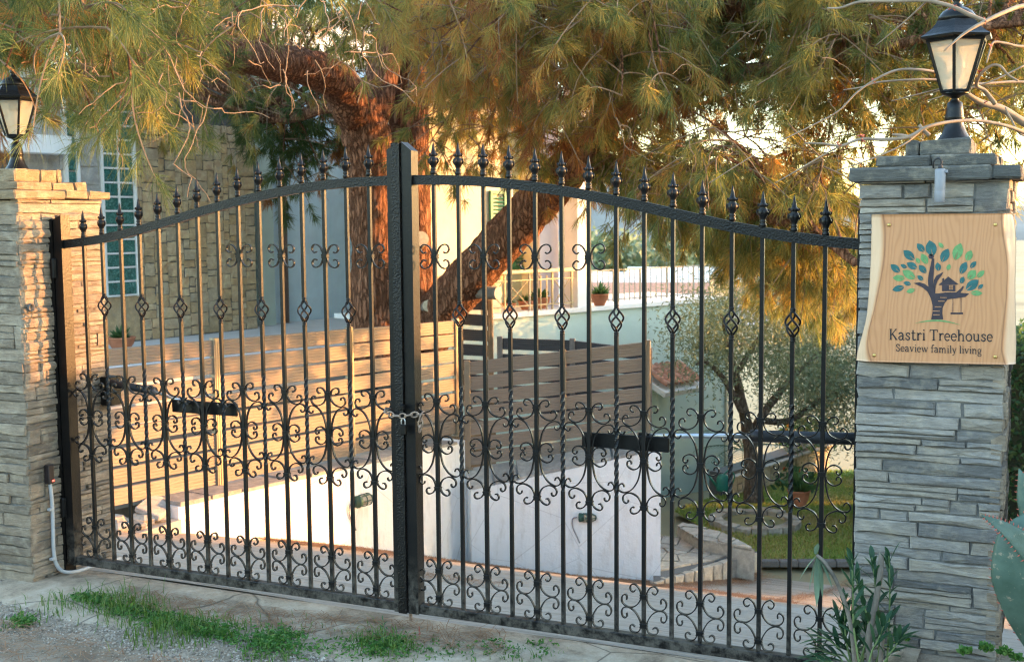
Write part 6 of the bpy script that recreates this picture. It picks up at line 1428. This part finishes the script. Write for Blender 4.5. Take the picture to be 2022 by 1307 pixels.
# tall thin weeds
for px, py, hpx_, lab, red in ((757, 1280, 62, 'tall bright green weed spike below the gate posts', 0), (828, 1262, 26, 'thin reddish dried weed stalk by the gate posts', 1), (1023, 1300, 30, 'thin green weed stalk under the right gate leaf', 0)):
    b_ = on_z(px, py, -.1); b_[2] = ground_z(b_[0], b_[1]); t = thing('weed_stalk', lab, 'weed', b_, 'weed stalks'); h_ = hpx_/430
    MB().tube([b_, b_+A3(.004, 0, h_*.5), b_+A3(.0, 0, h_)], [.002, .0016, .0008], 5).build('stalk', bud_mat if red else stem_mat, t)
    m = MB()
    for k in range(16): q = b_+A3(0, 0, h_*(.15+.8*k/16)); a = k*2.4; blade_leaf(m, q, A3(math.cos(a), math.sin(a), .7), h_*(.22 if not red else .10), .006, seg=3)
    m.build('leaves', bud_mat if red else frond_g, t)['kind'] = 'stuff'
# clover at the foot of the slate pillar
cx_, cy_ = [], []
for k in range(5):
    q = on_y((1905, 1945, 1985, 2005, 1780)[k], (1290, 1283, 1290, 1302, 1262)[k], -.36)
    rosette(0, 0, (60, 80, 80, 50, 30)[k], .022, .016, ('low clover patch left of the agave', 'clover patch in front of the pillar corner', 'clover under the agave leaf', 'clover at the very corner beneath the agave', 'small fern like weed right of the oleander stems')[k], 'clover at the slate pillar foot', (.3, .9), .6, q, 'clover')

# ------------------------------------------------------------------ beyond and beside the frame
def hedge(h0_, h1_, zt, zb, label, n_, group='garden hedges'):
    hd = thing('hedge', label, 'hedge', (h0_+h1_)/2+ZA*zb, group); hdv = unit(h1_-h0_); hn = A3(-hdv[1], hdv[0], 0); Lh = np.linalg.norm(h1_-h0_)
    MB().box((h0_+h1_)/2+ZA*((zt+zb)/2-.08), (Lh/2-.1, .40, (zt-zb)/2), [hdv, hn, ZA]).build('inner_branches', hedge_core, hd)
    u = rng.uniform(0, Lh, n_); sf = rng.integers(0, 3, n_); wv = np.where(sf == 0, rng.uniform(-.5, .5, n_), np.where(sf == 1, -.5, .5))+rng.normal(0, .05, n_); zv = np.where(sf == 0, zt, rng.uniform(zb, zt, n_))+rng.normal(0, .05, n_)
    pos = h0_+hdv*u[:, None]+hn*wv[:, None]+np.array([0, 0, 1])*zv[:, None]; d = rng.normal(0, 1, (n_, 3)); d /= np.linalg.norm(d, axis=1)[:, None]
    V, F, T = cards(pos, d, rng.uniform(.06, .1, n_), rng.uniform(.03, .05, n_)); o = link('foliage', fast_mesh('foliage', V-ORG[hd.name], F, shrub_leaf, T), hd); o['kind'] = 'stuff'
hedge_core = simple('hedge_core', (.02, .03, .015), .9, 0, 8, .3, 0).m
hedge(sh_*8.8+nh_*2.3, sh_*8.8-nh_*7.5, .80+9*math.tan(SUN_EL), -2.0, 'tall unseen hedge added right of the slate pillar to shade street and gate', 26000)  # added out of view to shade street, gate and sandy pillar base
hedge(sh_*9.0+nh_*4.3, sh_*9.0+nh_*8.6, -.35+6.6*math.tan(SUN_EL), -2.6, 'lower unseen hedge added behind the slate pillar to shade the white wall', 14000)  # added sun blocker for the white wall and lower slats
hedge(sh_*9.6+nh_*8.8, sh_*10.4+nh_*11.0, 1.25, -2.6, 'taller hedge block added at the back garden corner to shade the house wall', 9000)  # added to keep the sun off the pale green wall
hedge(A3(-7, -11, 0), A3(16, -13.5, 0), 3.0, -.6, 'long unseen hedge added across the road to darken the gate front', 24000)  # added behind the camera to darken the iron and cut sky light
hedge(A3(4.85, .95, 0), A3(7.8, .9, 0), 1.64, -.4, 'dark shrub growing right behind the slate pillar', 14000)
bw_ = thing('boundary_wall', 'unseen grey stone wall added right of the slate pillar to shade the street', 'wall', A3(8, .1, -.3))  # added out of frame for shade on the street front
MB().box((8.4, .12, .45), (4.05, .16, .85)).build('core', mortar, bw_)
for k in range(20): MB().bbox((4.55+.4*k, .12, 1.325), (.197, .20, .022), .006).build('coping_stone', cap_stone, bw_)
# far treeline, fields buildings, mountain
def far_tree(p, r, h, label, tm):
    t = thing('far_tree', label, 'tree', p, 'trees on the far fields'); p = np.array(p, float)
    MB().tube([p, p+ZA*h*.45], [r*.10, r*.05], 6).build('trunk', olive_bark, t)
    n = 900; c_ = p+ZA*h*.6; b = rng.normal(0, 1, (7, 3))*A3(r*.5, r*.5, h*.17); q = c_+b[rng.integers(0, 7, n)]+rng.normal(0, 1, (n, 3))*A3(r*.28, r*.28, h*.11); d = rng.normal(0, 1, (n, 3)); d /= np.linalg.norm(d, axis=1)[:, None]
    V, F, T = cards(q, d, np.full(n, r*.17), np.full(n, r*.12), tint=np.clip(rng.normal(tm, .2, n), 0, 1)); o = link('crown', fast_mesh('crown', V-p, F, olive_leaf, T), t); o['kind'] = 'stuff'
fx = rng.uniform
for k in range(16):
    px = 1175+k*30+fx(-8, 8); d = fx(95, 170); p = at(px, 500, d); p[2] = ramp_z(p[1])-.1; far_tree(p, fx(2.4, 4.5), fx(4.5, 8.5), 'hazy bushy tree in the far row across the fields', fx(.2, .9))
for k, (px, d, w, h, m_, lab) in enumerate(((1205, 70, 5.5, 1.7, white_paint, 'long low white farm building far beyond the terrace'), (1330, 62, 4.5, 1.3, lilac_plaster, 'low pinkish wall of a far yard beyond the terrace'), (1440, 85, 7, 1.8, white_paint, 'far pale greenhouse beyond the trees'), (1250, 48, 3.4, 1.1, terracotta, 'far terracotta coloured shed beyond the railing'))):
    p = at(px, 520, d); p[2] = ramp_z(p[1])-.05; t = thing('far_building', lab, 'building', p); MB().box(p+ZA*h*.5, (w, 2, h*.5), [cr, np.cross(ZA, cr), ZA]).build('walls', m_, t)
    q = np.cross(ZA, cr); MB().prism([p+ZA*h-q*2.2-cr*(w+.2), p+ZA*h+q*2.2-cr*(w+.2), p+ZA*(h+.8)-cr*(w+.2)], cr*(2*w+.4)).build('roof', roof_tile if k % 2 else white_paint, t)
mt = simple('hazed_mountain', (.16, .18, .17), .95, 0, .004, .25, 0).m  # desaturated grey, distance haze put into the colour
V, F = [], []; nm = 90
for j, (dist, hs_) in enumerate(((2600, -60), (3000, .55), (3600, 1.0), (4200, .5))):
    for i in range(nm):
        px = -2600+i*(7000/nm); p = at(px, 440, dist); a_ = i*.18; hh = 105*(1+.55*math.sin(a_*.9+.4)+.30*math.sin(a_*2.3)+.14*nz((i*.45, j, 0), 1)); V.append(A3(p[0], p[1], -70 if j == 0 else max(0, hh)*hs_-20))
F = [[j*nm+i, j*nm+i+1, (j+1)*nm+i+1, (j+1)*nm+i] for j in range(3) for i in range(nm-1)]
link('hills', make_mesh('hills', V, F, mt, True))['kind'] = 'structure'
